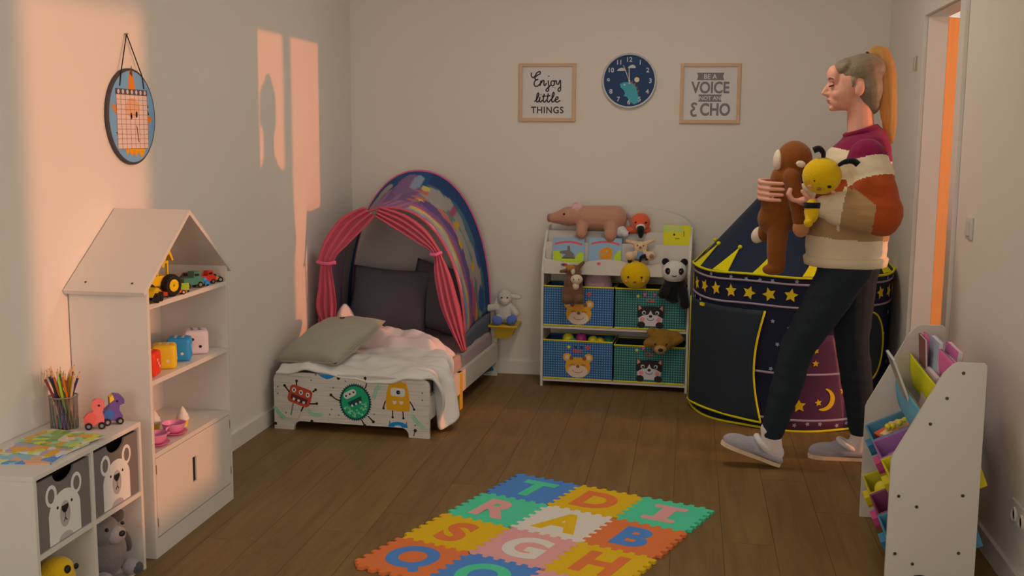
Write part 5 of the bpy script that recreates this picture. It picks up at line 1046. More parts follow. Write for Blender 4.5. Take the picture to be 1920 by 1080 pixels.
blob('antenna', t, (-0.032, -0.01, 0.158), (0.014, 0.014, 0.022), m_blackp, (0, -8, 0)); obj('antenna', MB().tube([(0.022, 0, 0.146), (0.03, 0, 0.172), (0.055, -0.005, 0.178), (0.066, -0.008, 0.158)], [0.006, 0.010, 0.013, 0.014], 10, sm=4), m_blackp, t, smooth=180)
t = plush('panda_plush', 'black and white plush panda leaning over the upper right bin', UL(-0.072, -0.01, 0.50), [('s', (0, 0.02, 0.07), (0.07, 0.05, 0.075)), ('c', (-0.04, -0.02, 0.09), (-0.06, -0.05, 0.055), 0.028, 0.027), ('c', (0.045, -0.01, 0.07), (0.058, -0.035, 0.0), 0.03, 0.028), ('s', (0, 0.0, 0.11), (0.06, 0.045, 0.04))], m_blackp)
m_pw = fuzz('panda_white', (168, 152, 134)); h = blob('head', t, (0, -0.012, 0.172), (0.068, 0.055, 0.062), m_pw, su=20, sv=14)
for s_ in (-1, 1):
    blob('ear', h, (s_ * 0.05, -0.005, 0.225), (0.02, 0.012, 0.02), m_blackp); blob('eye_patch', h, (s_ * 0.034, -0.058, 0.180), (0.015, 0.007, 0.019), m_blackp, (0, s_ * 20, 0)); blob('eye', h, (s_ * 0.032, -0.064, 0.182), 0.004, m_steel)
obj('mouth', MB().tube([(-0.014, -0.064, 0.157), (0, -0.066, 0.154), (0.014, -0.064, 0.157)], 0.0025, 6), m_black, h)
m_bb = fuzz('brown_bear_fur', (104, 70, 20)); m_bbm = fuzz('brown_bear_muzzle', (128, 92, 46))
t = plush('bear_plush', 'shaggy brown plush bear flopped over the lower right bin', UL(-0.125, -0.02, 0.235), [('s', (0, 0.02, 0.065), (0.082, 0.055, 0.055)), ('s', (0.06, 0.01, 0.085), (0.04, 0.03, 0.025)), ('s', (-0.06, 0.01, 0.10), (0.03, 0.025, 0.028)), ('s', (-0.075, 0.0, 0.04), (0.03, 0.03, 0.025)), ('s', (0.0, -0.02, 0.04), (0.055, 0.04, 0.04)), ('c', (0.05, 0, 0.05), (0.095, -0.01, 0.07), 0.028, 0.02)], m_bb)
blob('muzzle', t, (-0.01, -0.052, 0.018), (0.034, 0.026, 0.026), m_bbm); blob('nose', t, (-0.008, -0.078, 0.02), (0.013, 0.008, 0.010), m_black)
for s_ in (-1, 1): blob('eye', t, (-0.008 + s_ * 0.03, -0.058, 0.048), 0.005, m_black)

# ================================================================ CASTLE PLAY TENT
CX, CY, CR, CH = 0.522, 5.735, 0.492, 0.745
t = thing('castle_tent', 'round navy castle play tent with yellow stars and pointed roof', 'play tent', (CX, CY, 0))
m_navy = M('navy_nylon', (16, 17, 30), rough=0.6, bump=0.2, scale=7, var=0.08, spec=0.2); m_roof = M('navy_roof_nylon', (22, 26, 36), rough=0.6, bump=0.25, scale=6, var=0.08, spec=0.15); m_slate = M('slate_nylon', (26, 30, 33), rough=0.5, bump=0.5, scale=7, var=0.08, spec=0.25); m_tyl = cloth('tent_yellow', (172, 150, 10)); m_pale = cloth('tent_pale_line', (118, 98, 98)); m_purple = M('tent_purple', (58, 27, 44), rough=0.5, bump=0.2, scale=8, var=0.08); m_ystar = flat('tent_star_yellow', (168, 132, 14)); m_wstar = flat('tent_star_pale', (116, 108, 110))
def CP(deg, z, r=CR): a = math.radians(deg); return Vector((r * math.cos(a), r * math.sin(a), z))
obj('wall', MB().rings([[CP(360 * i / 72, z, r_) for i in range(72)] for z, r_ in ((0.0, CR), (0.25, CR - 0.006), (0.5, CR - 0.004), (CH, CR))], False), m_navy, t, smooth=60)
pr_ = [(CR + 0.010, CH - 0.004)] + [(max(0.004, CR * (1 - k / 14) ** 1.02), CH + 0.555 * k / 14) for k in range(1, 15)]
roof = obj('roof', MB().rings([[CP(360 * i / 72, z, r_ * (1 - (0.018 * (1 - abs(math.sin(math.radians(360 * i / 72 * 3)))) * (1 if 0.05 < r_ < CR else 0)))) for i in range(72)] for r_, z in pr_], False), m_roof, t, smooth=60)
def ringline(name, z, r_, w, m, par=t): return obj(name, MB().tube([CP(360 * i / 72, z + 0.004 * math.sin(i * 0.55), r_) for i in range(72)], w, 6, closed=True), m, par, smooth=180)
ringline('rim_piping', CH, CR + 0.006, 0.006, m_tyl); ringline('pale_line', 0.712, CR + 0.001, 0.0055, m_pale); ringline('pale_line', 0.602, CR - 0.001, 0.0055, m_pale); ringline('hem_piping', 0.006, CR + 0.003, 0.006, m_tyl)
def strip(name, fl_, fr_, z0_, z1_, r_, m, par=t, nz=14, np_=10, th=0.0015):
    b = MB(); vs = []
    for j in range(nz + 1):
        z = z0_ + (z1_ - z0_) * j / nz; a0, a1 = fl_(z), fr_(z)
        for i in range(np_ + 1): vs.append(CP(a0 + (a1 - a0) * i / np_, z, r_ if not callable(r_) else r_(a0 + (a1 - a0) * i / np_, z)))
    n = np_ + 1; b._add(vs, [(j * n + i, j * n + i + 1, (j + 1) * n + i + 1, (j + 1) * n + i) for j in range(nz) for i in range(np_)])
    o = obj(name, b, m, par, smooth=180); so_ = o.modifiers.new('thick', 'SOLIDIFY'); so_.thickness = th; so_.offset = 1; return o
def cstar(name, deg, z, r_, m, par=t, spin=0.0, rr=CR + 0.002, shape=None):
    poly = shape or star(r_, 5, 0.48, 0, 0, PI / 2 + spin)
    b = MB(); A = [CP(deg + math.degrees(x / CR), z + y, rr) for x, y in poly]; B_ = [CP(deg + math.degrees(x / CR), z + y, rr + 0.0012) for x, y in poly]; n = len(A)
    b._add(A + B_, [tuple(range(n)), tuple(range(2 * n - 1, n - 1, -1))] + [(i, n + i, n + (i + 1) % n, (i + 1) % n) for i in range(n)]); return obj(name, b, m, par)
for k in range(31): cstar('star', -176 + 11.6 * k, 0.657, 0.034, m_ystar, spin=0.35 * math.sin(k * 2.3))
for k in range(13):      # crown-like flags standing up from the rim
    a = -166 + 27.6 * k; rr = lambda z: max(0.01, CR * (1 - (z - CH) / 0.555) ** 1.02) + 0.004
    f = MB(); N_ = 6; vs = []
    for j in range(N_ + 1):
        z = CH + 0.002 + 0.105 * j / N_; w = (1 - j / N_) * 5.6 + 0.5; sh_ = 4.2 * j / N_
        vs += [CP(a - w + sh_, z, rr(z)), CP(a + w + sh_ * 0.9, z, rr(z))]
    f._add(vs, [(2 * j, 2 * j + 1, 2 * j + 3, 2 * j + 2) for j in range(N_)])
    o = obj('flag', f, m_tyl, roof); so_ = o.modifiers.new('thick', 'SOLIDIFY'); so_.thickness = 0.004; so_.offset = 1
    o2 = obj('flag_knob', MB().sph(CP(a + 4.2, CH + 0.115, rr(CH + 0.115) + 0.002), 0.011), m_tyl, roof, smooth=180)
fpan = strip('door_panel', lambda z: -176, lambda z: -108 - 5 * math.sin(PI * (z - 0.03) / 0.55), 0.035, 0.578, lambda d_, z: CR + 0.010 + 0.012 * max(0, math.sin((d_ + 176) * 0.055 * PI)) * (0.7 - z), m_slate, nz=20, np_=18)
def pipe(name, pts, par, m=m_tyl, w=0.0055): return obj(name, MB().tube(pts, w, 6), m, par, smooth=180)
pipe('panel_piping', [CP(-108 - 5 * math.sin(PI * (z - 0.03) / 0.55), z, CR + 0.016) for z in [0.035 + 0.543 * i / 16 for i in range(17)]], fpan)
pipe('panel_piping', [CP(-176 + 68 * i / 20, 0.035 + 0.012 * math.sin(PI * i / 20), CR + 0.016) for i in range(21)], fpan)
pipe('panel_piping', [CP(-175.5, 0.035 + 0.543 * i / 8, CR + 0.014) for i in range(9)], fpan, w=0.003)
obj('tie', MB().box(CP(-152, 0.565, CR + 0.016), (0.03, 0.012, 0.014), r=rot(0, 0, -62)), m_tyl, fpan)
wdw = strip('window_panel', lambda z: -47 - 15 * math.sqrt(max(0, 1 - ((z - 0.40) / 0.17) ** 2)), lambda z: -47 + 15 * math.sqrt(max(0, 1 - ((z - 0.40) / 0.17) ** 2)), 0.232, 0.568, CR + 0.004, m_slate, nz=16)
obj('window_piping', MB().tube([CP(-47 + 15 * math.cos(2 * PI * i / 40), 0.40 + 0.17 * math.sin(2 * PI * i / 40), CR + 0.007) for i in range(40)], 0.005, 6, closed=True), m_tyl, wdw, smooth=180)
gate = strip('purple_gate', lambda z: -83 - 14 * (1 - z / 0.5) ** 0.8 * 1.0, lambda z: -72 + 14 * (1 - z / 0.5) ** 0.8, 0.01, 0.47, CR + 0.001, m_purple)
for z, a0, a1, par in ((0.285, -116, -62, t), (0.062, -112, -52, t)): pipe('castle_line', [CP(a0 + (a1 - a0) * i / 16, z - 0.006 * math.sin(PI * i / 16), CR + 0.004) for i in range(17)], par, m_pale, 0.006)
cstar('gate_star', -88, 0.128, 0.034, m_ystar, gate, 0.1, CR + 0.004); cstar('gate_star', -80, 0.395, 0.014, m_ystar, gate, 0.3, CR + 0.004); cstar('gate_star', -80, 0.335, 0.017, m_ystar, gate, 0.0, CR + 0.004); cstar('gate_star', -77.5, 0.145, 0.018, m_ystar, gate, 0.2, CR + 0.004)
moon = [(0.055 * math.cos(a), 0.055 * math.sin(a)) for a in [-2.0 + 3.4 * i / 14 for i in range(15)]] + [(-0.018 + 0.05 * math.cos(a), 0.006 + 0.05 * math.sin(a)) for a in [1.1 - 2.7 * i / 14 for i in range(15)]]
cstar('gate_moon', -74.5, 0.16, 0, m_ystar, gate, rr=CR + 0.004, shape=moon)
for k, (a, z) in enumerate(((-104, 0.53), (-101, 0.42), (-99, 0.36), (-104, 0.30), (-60, 0.5), (-56, 0.2), (-30, 0.45), (-22, 0.3), (-24, 0.55), (-95, 0.50), (-70, 0.53), (-100, 0.02), (-90, 0.032), (-83, 0.04), (-76, 0.04), (-66, 0.03), (-60, 0.04), (-168, 0.585), (-158, 0.58), (-105, 0.722), (-112, 0.723), (-120, 0.722), (-146, 0.724), (-130, 0.725), (-28, 0.722), (-92, 0.724))): cstar('small_star', a, z, 0.012, m_wstar, spin=k * 0.7)
cstar('small_star', -100, 0.21, 0.026, m_ystar, spin=0.4); cstar('small_star', -63, 0.2, 0.02, m_ystar)

# ================================================================ ALPHABET FOAM MAT
MA = Vector((-0.661, 4.318, 0)); MU = Vector((0.781, -0.296, 0)).normalized(); MV = Vector((0.296, 0.781, 0)).normalized(); TS = 0.2783; TH = 0.011
def foam(name, rgb): return M('foam_' + name, rgb, rough=0.85, bump=0.12, scale=260, var=0.03, spec=0.2)
FO = {'blue': foam('blue', (62, 96, 134)), 'green': foam('green', (58, 138, 96)), 'yellow': foam('yellow', (188, 140, 18)), 'orange': foam('orange', (188, 92, 44)), 'pink': foam('pink', (180, 118, 106)), 'white': foam('white', (170, 152, 130))}
rows_ = [[('T', 'blue', 'green'), ('D', 'yellow', 'orange'), ('I', 'green', 'pink')], [('R', 'green', 'pink'), ('A', 'white', 'yellow'), ('B', 'orange', 'blue')], [('S', 'yellow', 'orange'), ('G', 'pink', 'white'), ('H', 'yellow', 'orange')], [('Q', 'orange', 'blue'), ('O', 'blue', 'green'), ('C', 'pink', 'yellow')]]
NT = 6; TD = 0.017
def border(vert, k):
    """toothed seam shared by two neighbouring tiles, offset from the straight grid line"""
    ph = 1 if (k % 2) else -1; pts = []
    for i in range(NT):
        for a, s_ in ((0.08, -1), (0.42, -1), (0.50, 1), (0.92, 1)): pts.append(((i + a) / NT, ph * s_ * TD / 2))
    return pts
for r_ in range(4):
    for c_ in range(3):
        ch, base, lc = rows_[r_][c_]; poly = []
        e = [(tt, o_) for tt, o_ in border(0, r_ + 1)]
        m_ = 0.028
        low = [(m_ * TS + tt * (1 - 2 * m_) * TS, -TS + o_) for tt, o_ in e]; right = [(TS + o_, -TS + m_ * TS + tt * (1 - 2 * m_) * TS) for tt, o_ in border(1, c_ + 1)]
        top = [(m_ * TS + tt * (1 - 2 * m_) * TS, o_) for tt, o_ in border(0, r_)][::-1]; left = [(o_, -TS + m_ * TS + tt * (1 - 2 * m_) * TS) for tt, o_ in border(1, c_)][::-1]
        g = 0.0005; poly = low + right + top + left
        poly = [(x + (g if x < TS / 2 else -g), y + (g if y < -TS / 2 else -g)) for x, y in poly]
        loc = MA + MU * (c_ * TS) - MV * (r_ * TS)
        tl = thing('foam_tile', '%s foam puzzle tile with a %s letter %s' % (base, lc, ch), 'foam tile', loc, rz=math.degrees(math.atan2(MU.y, MU.x)), group='alphabet foam mat tiles')
        obj('tile', MB().prism(poly, (0, 0, 0.0005), X, Y, (0, 0, TH)), FO[base], tl)
        lm = MB().prism([(TS/2+a*0.1, -TS/2+b_*0.1) for a,b_ in ((-.6,-.85),(.6,-.85),(.66,-.7),(.6,-.52),(.27,-.5),(.27,.5),(.6,.52),(.66,.7),(.6,.85),(-.6,.85),(-.66,.7),(-.6,.52),(-.27,.5),(-.27,-.5),(-.6,-.52),(-.66,-.7))], (0,0,TH+0.0004), X, Y, (0,0,0.0012)) if ch=='I' else None
        if ch == 'Q':
            lm = MB().text('O', 0.235, (TS / 2, -TS / 2 + 0.012, TH + 0.0004), X, Y, Z, 0.0012, 0.045, 0.92).prism(rot2(rrect(0.034, 0.075, 0.012), 35, TS / 2 + 0.052, -TS / 2 - 0.062), (0, 0, TH + 0.0005), X, Y, (0, 0, 0.0012))
        obj('letter', lm or MB().text(ch, 0.235, (TS / 2, -TS / 2, TH + 0.0004), X, Y, Z, 0.0012, 0.045, {'I': 1.2}.get(ch, 0.92)), FO[lc], tl)

# ================================================================ TOY ORGANISER ON THE RIGHT WALL
S0 = (0.632, 3.40, 0.0); SRZ = -2.05
t = org = thing('toy_organiser', 'white toy organiser with slanted side panels and plastic bins by the right wall', 'toy organiser', S0, rz=SRZ)
so_p = [(0, 0), (0.05, 0)] + [(0.105 + 0.055 * math.cos(PI - PI * i / 10), 0.058 * math.sin(PI - PI * i / 10)) for i in range(11)] + [(0.16, 0), (0.262, 0), (0.258, 0.725), (0.252, 0.731), (0.178, 0.731), (0.162, 0.724), (0.136, 0.694), (0.006, 0.435), (0.0, 0.418)]
SL = 0.69
for y_ in (0.0, SL - 0.015):
    sp_ = obj('side_panel', MB().prism(so_p, (0, y_, 0), X, Z, (0, 0.015, 0)), m_white, t)
    if y_ == 0.0:
        for x_, z in ((0.192, 0.70), (0.15, 0.62), (0.107, 0.538), (0.028, 0.305), (0.082, 0.275), (0.213, 0.32), (0.027, 0.12), (0.08, 0.091), (0.212, 0.137)):
            obj('screw', MB().cyl((x_, -0.0012, z), (x_, 0.001, z), 0.0052, seg=12).cyl((x_, -0.0016, z), (x_, -0.001, z), 0.002, seg=6), m_screw, sp_)
m_rod = M('rod_steel', (0.3, 0.29, 0.28), rough=0.4, metal=0.7, raw=True)
for x_, z in ((0.192, 0.70), (0.15, 0.62), (0.107, 0.538), (0.06, 0.24), (0.20, 0.308), (0.06, 0.045), (0.20, 0.115)): obj('rod', MB().cyl((x_, 0.015, z), (x_, SL - 0.015, z), 0.005, seg=10), m_rod, t)
def sling(x_, z, m):
    b = MB(); pr_ = smooth_path([V(x_ - 0.004, 0, z + 0.008), V(x_ - 0.002, 0, z - 0.05), V(x_ + 0.014, 0, z - 0.11), V(x_ + 0.035, 0, z - 0.125), V(x_ + 0.052, 0, z - 0.09)], 4)
    n = len(pr_); vs = [V(p_.x, 0.02 + (SL - 0.04) * j / 6, p_.z - 0.004 * math.sin(PI * j / 6)) for j in range(7) for p_ in pr_]
    b._add(vs, [(j * n + i, j * n + i + 1, (j + 1) * n + i + 1, (j + 1) * n + i) for j in range(6) for i in range(n - 1)])
    o = obj('fabric_sling', b, m, t, smooth=180); o.modifiers.new('thick', 'SOLIDIFY').thickness = 0.003
m_sp = cloth('sling_pink', (168, 74, 104)); m_sy = cloth('sling_yellow', (160, 144, 18)); m_sb = cloth('sling_blue', (76, 116, 122))
sling(0.192, 0.70, m_sp); sling(0.15, 0.62, m_sy); sling(0.107, 0.538, m_sb)
OM = mat_of(org); TILT = math.radians(26)
def OL(x, y, z): return OM @ Vector((x, y, z))
def plastic(nm, rgb): return M('plastic_' + nm, rgb, rough=0.4, var=0.02, bump=0.01, spec=0.35, k=1.25)
def bin_(label, y0_, zoff, body, inner, handle):
    """tilted open tub; local x runs up the slope from front to back"""
    w, d, h, th = 0.205, 0.265, 0.128, 0.004
    c = thing('plastic_bin', label, 'plastic bin', OL(0.060, y0_, 0.235 + zoff), group='plastic bins of the toy organiser', r=Euler((0, -TILT, math.radians(SRZ))))
    def tub(x0_, x1_, y0, y1): return x0_, x1_, y0, y1
    obj('base', MB().b2((0.01, 0.01, 0), (d - 0.01, w - 0.01, th)), body, c)
    for nm, bot, top_ in (('front_wall', [(0.01, 0.01), (0.01, w - 0.01)], [(0, 0), (0, w)]), ('back_wall', [(d - 0.01, 0.01), (d - 0.01, w - 0.01)], [(d, 0), (d, w)]), ('side_wall', [(0.01, 0.01), (d - 0.01, 0.01)], [(0, 0), (d, 0)]), ('side_wall', [(0.01, w - 0.01), (d - 0.01, w - 0.01)], [(0, w), (d, w)])):
        b = MB(); vs = [V(bot[0][0], bot[0][1], 0), V(bot[1][0], bot[1][1], 0), V(top_[1][0], top_[1][1], h), V(top_[0][0], top_[0][1], h)]; cc = V(d / 2, w / 2, h / 2)
        n_ = (vs[1] - vs[0]).cross(vs[3] - vs[0]).normalized(); n_ = n_ if n_.dot(cc - vs[0]) > 0 else -n_
        b.prism([(0, 0), (1, 0), (1, 1), (0, 1)], (0, 0, 0), X, Y, (0, 0, 1)); b.bm.verts.ensure_lookup_table()
        for i, q in enumerate(vs): b.bm.verts[i].co = q; b.bm.verts[i + 4].co = q + n_ * th
        obj(nm, b, body if nm != 'side_wall' else inner, c)
    obj('rim', MB().tube([(0, 0, h), (d, 0, h), (d, w, h), (0, w, h)], 0.0045, 6, closed=True), body, c)
    obj('handle', MB().prism([(-0.04, 0.0), (0.04, 0.0), (0.032, -0.03), (0.018, -0.045), (-0.018, -0.045), (-0.032, -0.03)], (-0.024, w / 2, h - 0.03), Y, Z, (0.028, 0, 0)), handle, c)
    return c
pb_ = plastic('blue', (66, 108, 118)); py_ = plastic('yellow', (172, 146, 18)); pp_ = plastic('purple', (136, 82, 112)); pm_ = plastic('maroon', (112, 50, 72)); pk_ = plastic('hot_pink', (168, 58, 90)); pbk = plastic('deep_blue', (48, 96, 112))
yb_ = (0.022, 0.241, 0.460)
bin_('yellow plastic bin in the upper row nearest the camera', yb_[0], 0.0, py_, py_, py_); bin_('purple plastic bin in the middle of the upper row', yb_[1], 0.0, pp_, pp_, pk_); bin_('blue plastic bin with wooden blocks at the far end of the upper row', yb_[2], 0.0, pb_, pb_, pbk)
bin_('blue plastic bin in the lower row nearest the camera', yb_[0], -0.192, pb_, pb_, pbk); bin_('maroon plastic bin in the middle of the lower row', yb_[1], -0.192, pm_, pm_, pk_); bin_('yellow plastic bin at the far end of the lower row', yb_[2], -0.192, py_, py_, py_)
# toys in the bins
RB = Euler((0, -TILT, math.radians(SRZ))).to_matrix().to_4x4()
def bp(y0_, zoff, x, y, z): return OL(0.060, y0_, 0.235 + zoff) + RB.to_3x3() @ Vector((x, y, z))
def block(name, label, cat, p_, size, rz, m, sh='box', tilt=0):
    o = obj(name, MB().box((0, 0, 0), size, bev=min(size) * 0.15) if sh == 'box' else MB().sph((0, 0, 0), size, su=20, sv=12), m, smooth=40 if sh == 'box' else 180); o.location = p_; o.rotation_euler = Euler((math.radians(tilt), -TILT, math.radians(rz))); tag(o, label, cat, 'loose toys in the organiser bins'); return o
m_bo = paint('block_orange', (190, 92, 22)); m_br = paint('block_red', (176, 62, 30)); m_bt = M('block_wood', (172, 132, 84), rough=0.6, var=0.1); m_byl = paint('block_yellow', (182, 156, 30))
u2 = (yb_[2], 0.0)
block('toy_block', 'flat orange toy block in the blue upper bin', 'toy block', bp(*u2, 0.12, 0.12, 0.085), (0.15, 0.10, 0.05), 8, m_bo)
block('toy_block', 'red toy block at the front of the blue upper bin', 'toy block', bp(*u2, 0.045, 0.13, 0.085), (0.05, 0.06, 0.05), 20, m_br)
block('wooden_block', 'small pale wooden block beside the red block', 'toy block', bp(*u2, 0.055, 0.065, 0.105), (0.038, 0.038, 0.038), 30, m_bt)
block('wooden_block', 'long wooden plank block sticking out of the blue upper bin', 'toy block', bp(*u2, 0.15, 0.045, 0.135), (0.16, 0.034, 0.026), -28, m_bt)
k = thing('bead_chain', 'yellow bead chain lying on the blocks in the blue bin', 'bead chain', bp(*u2, 0.1, 0.06, 0.13), r=Euler((0, -TILT, 0)))
for i in range(9): obj('bead', MB().sph((0.035 * math.cos(i * 0.7), 0.03 * math.sin(i * 0.7), 0.002 * i), 0.0095), m_byl, k, smooth=180)
u1 = (yb_[1], 0.0)
block('toy_ball', 'small white ball in the purple bin', 'ball', bp(*u1, 0.10, 0.06, 0.12), 0.022, 0, flat('ball_white', (170, 160, 150)), 'sph')
block('toy_block', 'purple toy brick filling the purple bin', 'toy block', bp(*u1, 0.13, 0.10, 0.05), (0.2, 0.15, 0.07), 4, pp_)
block('toy_block', 'yellow toy brick in the near upper bin', 'toy block', bp(yb_[0], 0.0, 0.10, 0.11, 0.06), (0.18, 0.14, 0.09), -6, m_byl)
l2 = (yb_[2], -0.192)
block('toy_block', 'dark grey toy box in the yellow lower bin', 'toy block', bp(*l2, 0.13, 0.10, 0.06), (0.18, 0.15, 0.08), 10, M('toy_charcoal', (70, 58, 54), rough=0.6))
block('toy_ball', 'yellow ball at the edge of the yellow lower bin', 'ball', bp(*l2, 0.05, 0.035, 0.115), 0.032, 0, m_byl, 'sph')
block('toy_block', 'pink toy brick in the maroon bin', 'toy block', bp(yb_[1], -0.192, 0.14, 0.10, 0.05), (0.16, 0.14, 0.07), 12, pk_)
block('toy_block', 'teal toy brick in the near lower bin', 'toy block', bp(yb_[0], -0.192, 0.14, 0.10, 0.05), (0.18, 0.14, 0.07), -8, plastic('teal', (50, 110, 108)))
# books standing in the slings
def rack_book(label, x, y, z, w, h, th, lean, cov, pagec=None, yaw=0):
    c = thing('rack_book', label, 'book', OL(x, y, z), r=Euler((0, math.radians(lean), math.radians(SRZ + yaw))), group='books in the fabric slings'); mm = M('rack_%d_%d_%d' % cov, cov, rough=0.45, var=0.04)
    obj('pages', MB().b2((0.0015, -w / 2 + 0.001, 0.002), (th - 0.0015, w / 2 - 0.003, h - 0.002)), m_page, c)
    for xx in (0.0, th - 0.0015): obj('cover', MB().b2((xx, -w / 2, 0), (xx + 0.0015, w / 2, h)), mm, c)
    obj('spine', MB().b2((0, w / 2 - 0.0015, 0), (th, w / 2, h)), mm, c); return c
rack_book('thin grey-brown book leaning forward in the blue sling', 0.128, 0.455, 0.44, 0.17, 0.235, 0.010, -22, (118, 106, 90))
rack_book('cream and pink book standing in the blue sling', 0.14, 0.35, 0.44, 0.19, 0.19, 0.016, 6, (178, 140, 116))
rack_book('brown and red patterned book behind the cream book', 0.155, 0.36, 0.44, 0.17, 0.15, 0.012, 8, (130, 66, 44))
rack_book('white board book with blue edge in the yellow sling', 0.175, 0.44, 0.52, 0.16, 0.205, 0.016, 2, (150, 148, 150))
rack_book('dark red thin book beside the white board book', 0.165, 0.50, 0.52, 0.13, 0.20, 0.008, -4, (96, 48, 40))
rack_book('mint green book in the yellow sling nearest the camera', 0.185, 0.30, 0.52, 0.17, 0.17, 0.012, 8, (108, 128, 104))
rack_book('pink hardback book in the top sling', 0.208, 0.34, 0.595, 0.2, 0.125, 0.018, 6, (172, 80, 110))

# ================================================================ WALKING WOMAN WITH TWO PLUSH TOYS
WL = (0.60, 4.73, 0.0)
t = person = thing('person', 'woman with blond ponytail in a striped sweater walking left with plush toys', 'person', WL)
m_skin = M('skin', (176, 116, 88), rough=0.55, bump=0.05, scale=120, var=0.04, spec=0.3, k=1.05)
YM = 4.72
b = MB()
# head in profile, facing -x
b.sph((0.657, YM, 1.632), (0.097, 0.074, 0.092)); b.sph((0.606, YM, 1.585), (0.060, 0.058, 0.070)); b.sph((0.592, YM, 1.548), (0.042, 0.046, 0.042)); b.caps((0.572, YM, 1.522), (0.61, YM, 1.535), 0.019, 0.03)
b.sph((0.566, YM, 1.650), (0.030, 0.050, 0.040)); b.caps((0.549, YM, 1.612), (0.529, YM, 1.578), 0.0095, 0.0115); b.sph((0.540, YM, 1.572), (0.013, 0.016, 0.009)); b.sph((0.554, YM, 1.551), (0.013, 0.022, 0.008)); b.sph((0.556, YM, 1.540), (0.012, 0.020, 0.008)); b.sph((0.563, YM, 1.515), (0.014, 0.018, 0.012))
for s_ in (-1, 1):
    b.sph((0.585, YM + s_ * 0.032, 1.572), (0.030, 0.026, 0.028)); b.sph((0.660, YM + s_ * 0.074, 1.590), (0.020, 0.009, 0.031), rot(0, 12, 0)); b.sph((0.560, YM + s_ * 0.030, 1.628), (0.014, 0.022, 0.008))
b.caps((0.672, YM, 1.555), (0.684, YM, 1.40), 0.050, 0.056); b.sph((0.69, YM, 1.365), (0.08, 0.10, 0.045))
# torso under the sweater
for z, cx_, rx, ry in ((1.30, 0.685, 0.105, 0.15), (1.18, 0.68, 0.105, 0.14), (1.05, 0.672, 0.10, 0.13), (0.94, 0.668, 0.115, 0.15)): b.sph((cx_, YM + 0.01, z), (rx, ry, 0.11))
# legs
HN, KN, AN = V(0.660, 4.665, 0.90), V(0.462, 4.655, 0.525), V(0.366, 4.65, 0.135); HF, KF, AF = V(0.675, 4.79, 0.90), V(0.704, 4.80, 0.515), V(0.765, 4.82, 0.12)
b.chain([HN, KN, AN], [0.09, 0.055, 0.036]); b.chain([HF, KF, AF], [0.09, 0.055, 0.036])
b.chain([AN, V(0.375, 4.65, 0.055), V(0.20, 4.645, 0.105)], [0.036, 0.034, 0.022]); b.chain([AF, V(0.775, 4.82, 0.055), V(0.62, 4.82, 0.035)], [0.036, 0.034, 0.022])
# arms
SN, EN, WN = V(0.70, 4.572, 1.330), V(0.745, 4.495, 1.092), V(0.505, 4.535, 1.125); SF, EF, WF = V(0.69, 4.885, 1.335), V(0.67, 4.92, 1.085), V(0.425, 4.79, 1.165)
b.chain([SN, EN, WN], [0.05, 0.042, 0.027]); b.chain([SF, EF, WF], [0.05, 0.042, 0.027])
# far hand: palm beside the monkey, fingers wrapped round its near side
b.chain([WF, V(0.375, 4.765, 1.175), V(0.335, 4.75, 1.18)], [0.026, 0.027, 0.024]); b.sph((0.345, 4.752, 1.182), (0.035, 0.018, 0.040))
for k, (dz, L) in enumerate(((0.034, 0.92), (0.011, 1.0), (-0.012, 0.95), (-0.034, 0.8))):
    z = 1.182 + dz; b.chain([V(0.325, 4.750, z), V(0.283, 4.700, z), V(0.283, 4.635, z - 0.004), V(0.318, 4.597, z - 0.007), V(0.318 + 0.055 * L, 4.588, z - 0.008)], [0.0105, 0.010, 0.0095, 0.009, 0.0075], 10)
b.chain([V(0.36, 4.76, 1.20), V(0.375, 4.755, 1.235), V(0.40, 4.735, 1.25)], [0.012, 0.0105, 0.008], 10)
# near hand: palm up under the bee, fingers closing towards the monkey
b.sph((0.462, 4.565, 1.140), (0.040, 0.030, 0.020)); b.caps(WN, (0.47, 4.558, 1.138), 0.026, 0.022)
for k, (dy, L) in enumerate(((-0.026, 0.9), (-0.009, 1.0), (0.009, 0.96), (0.026, 0.8))):
    b.chain([V(0.44, 4.568 + dy, 1.140), V(0.44 - 0.036 * L, 4.568 + dy, 1.145), V(0.44 - 0.052 * L, 4.568 + dy, 1.168), V(0.44 - 0.046 * L, 4.568 + dy, 1.188)], [0.0105, 0.0095, 0.009, 0.0075], 10)
b.chain([V(0.475, 4.545, 1.145), V(0.458, 4.533, 1.165), V(0.44, 4.533, 1.182)], [0.012, 0.0105, 0.008], 10)
body = obj('body', solid(b, 0.0045, 4), m_skin, t, world=True)
for s_ in (-1, 1):
    e = obj('eye', MB().sph((0.556, YM + s_ * 0.031, 1.609), (0.010, 0.011, 0.009)), M('eyelid', (158, 100, 76), rough=0.5), body, smooth=180, world=True)
    obj('lash_line', MB().tube([(0.5475, YM + s_ * 0.024, 1.603), (0.5455, YM + s_ * 0.031, 1.6015), (0.550, YM + s_ * 0.042, 1.603), (0.560, YM + s_ * 0.050, 1.607)], 0.0026, 6, sm=3), m_dk, body, smooth=180, world=True)
    obj('eyebrow', MB().tube([(0.545, YM + s_ * 0.018, 1.631), (0.5455, YM + s_ * 0.034, 1.635), (0.558, YM + s_ * 0.051, 1.631)], [0.003, 0.004, 0.002], 6, sm=3), M('brow_brown', (62, 44, 30)), body, smooth=180, world=True)
obj('lips', MB().sph((0.5455, YM, 1.5495), (0.005, 0.019, 0.0035)).sph((0.547, YM, 1.5425), (0.0055, 0.017, 0.0038)), M('lip_rose', (150, 82, 68), rough=0.5), body, smooth=180, world=True)
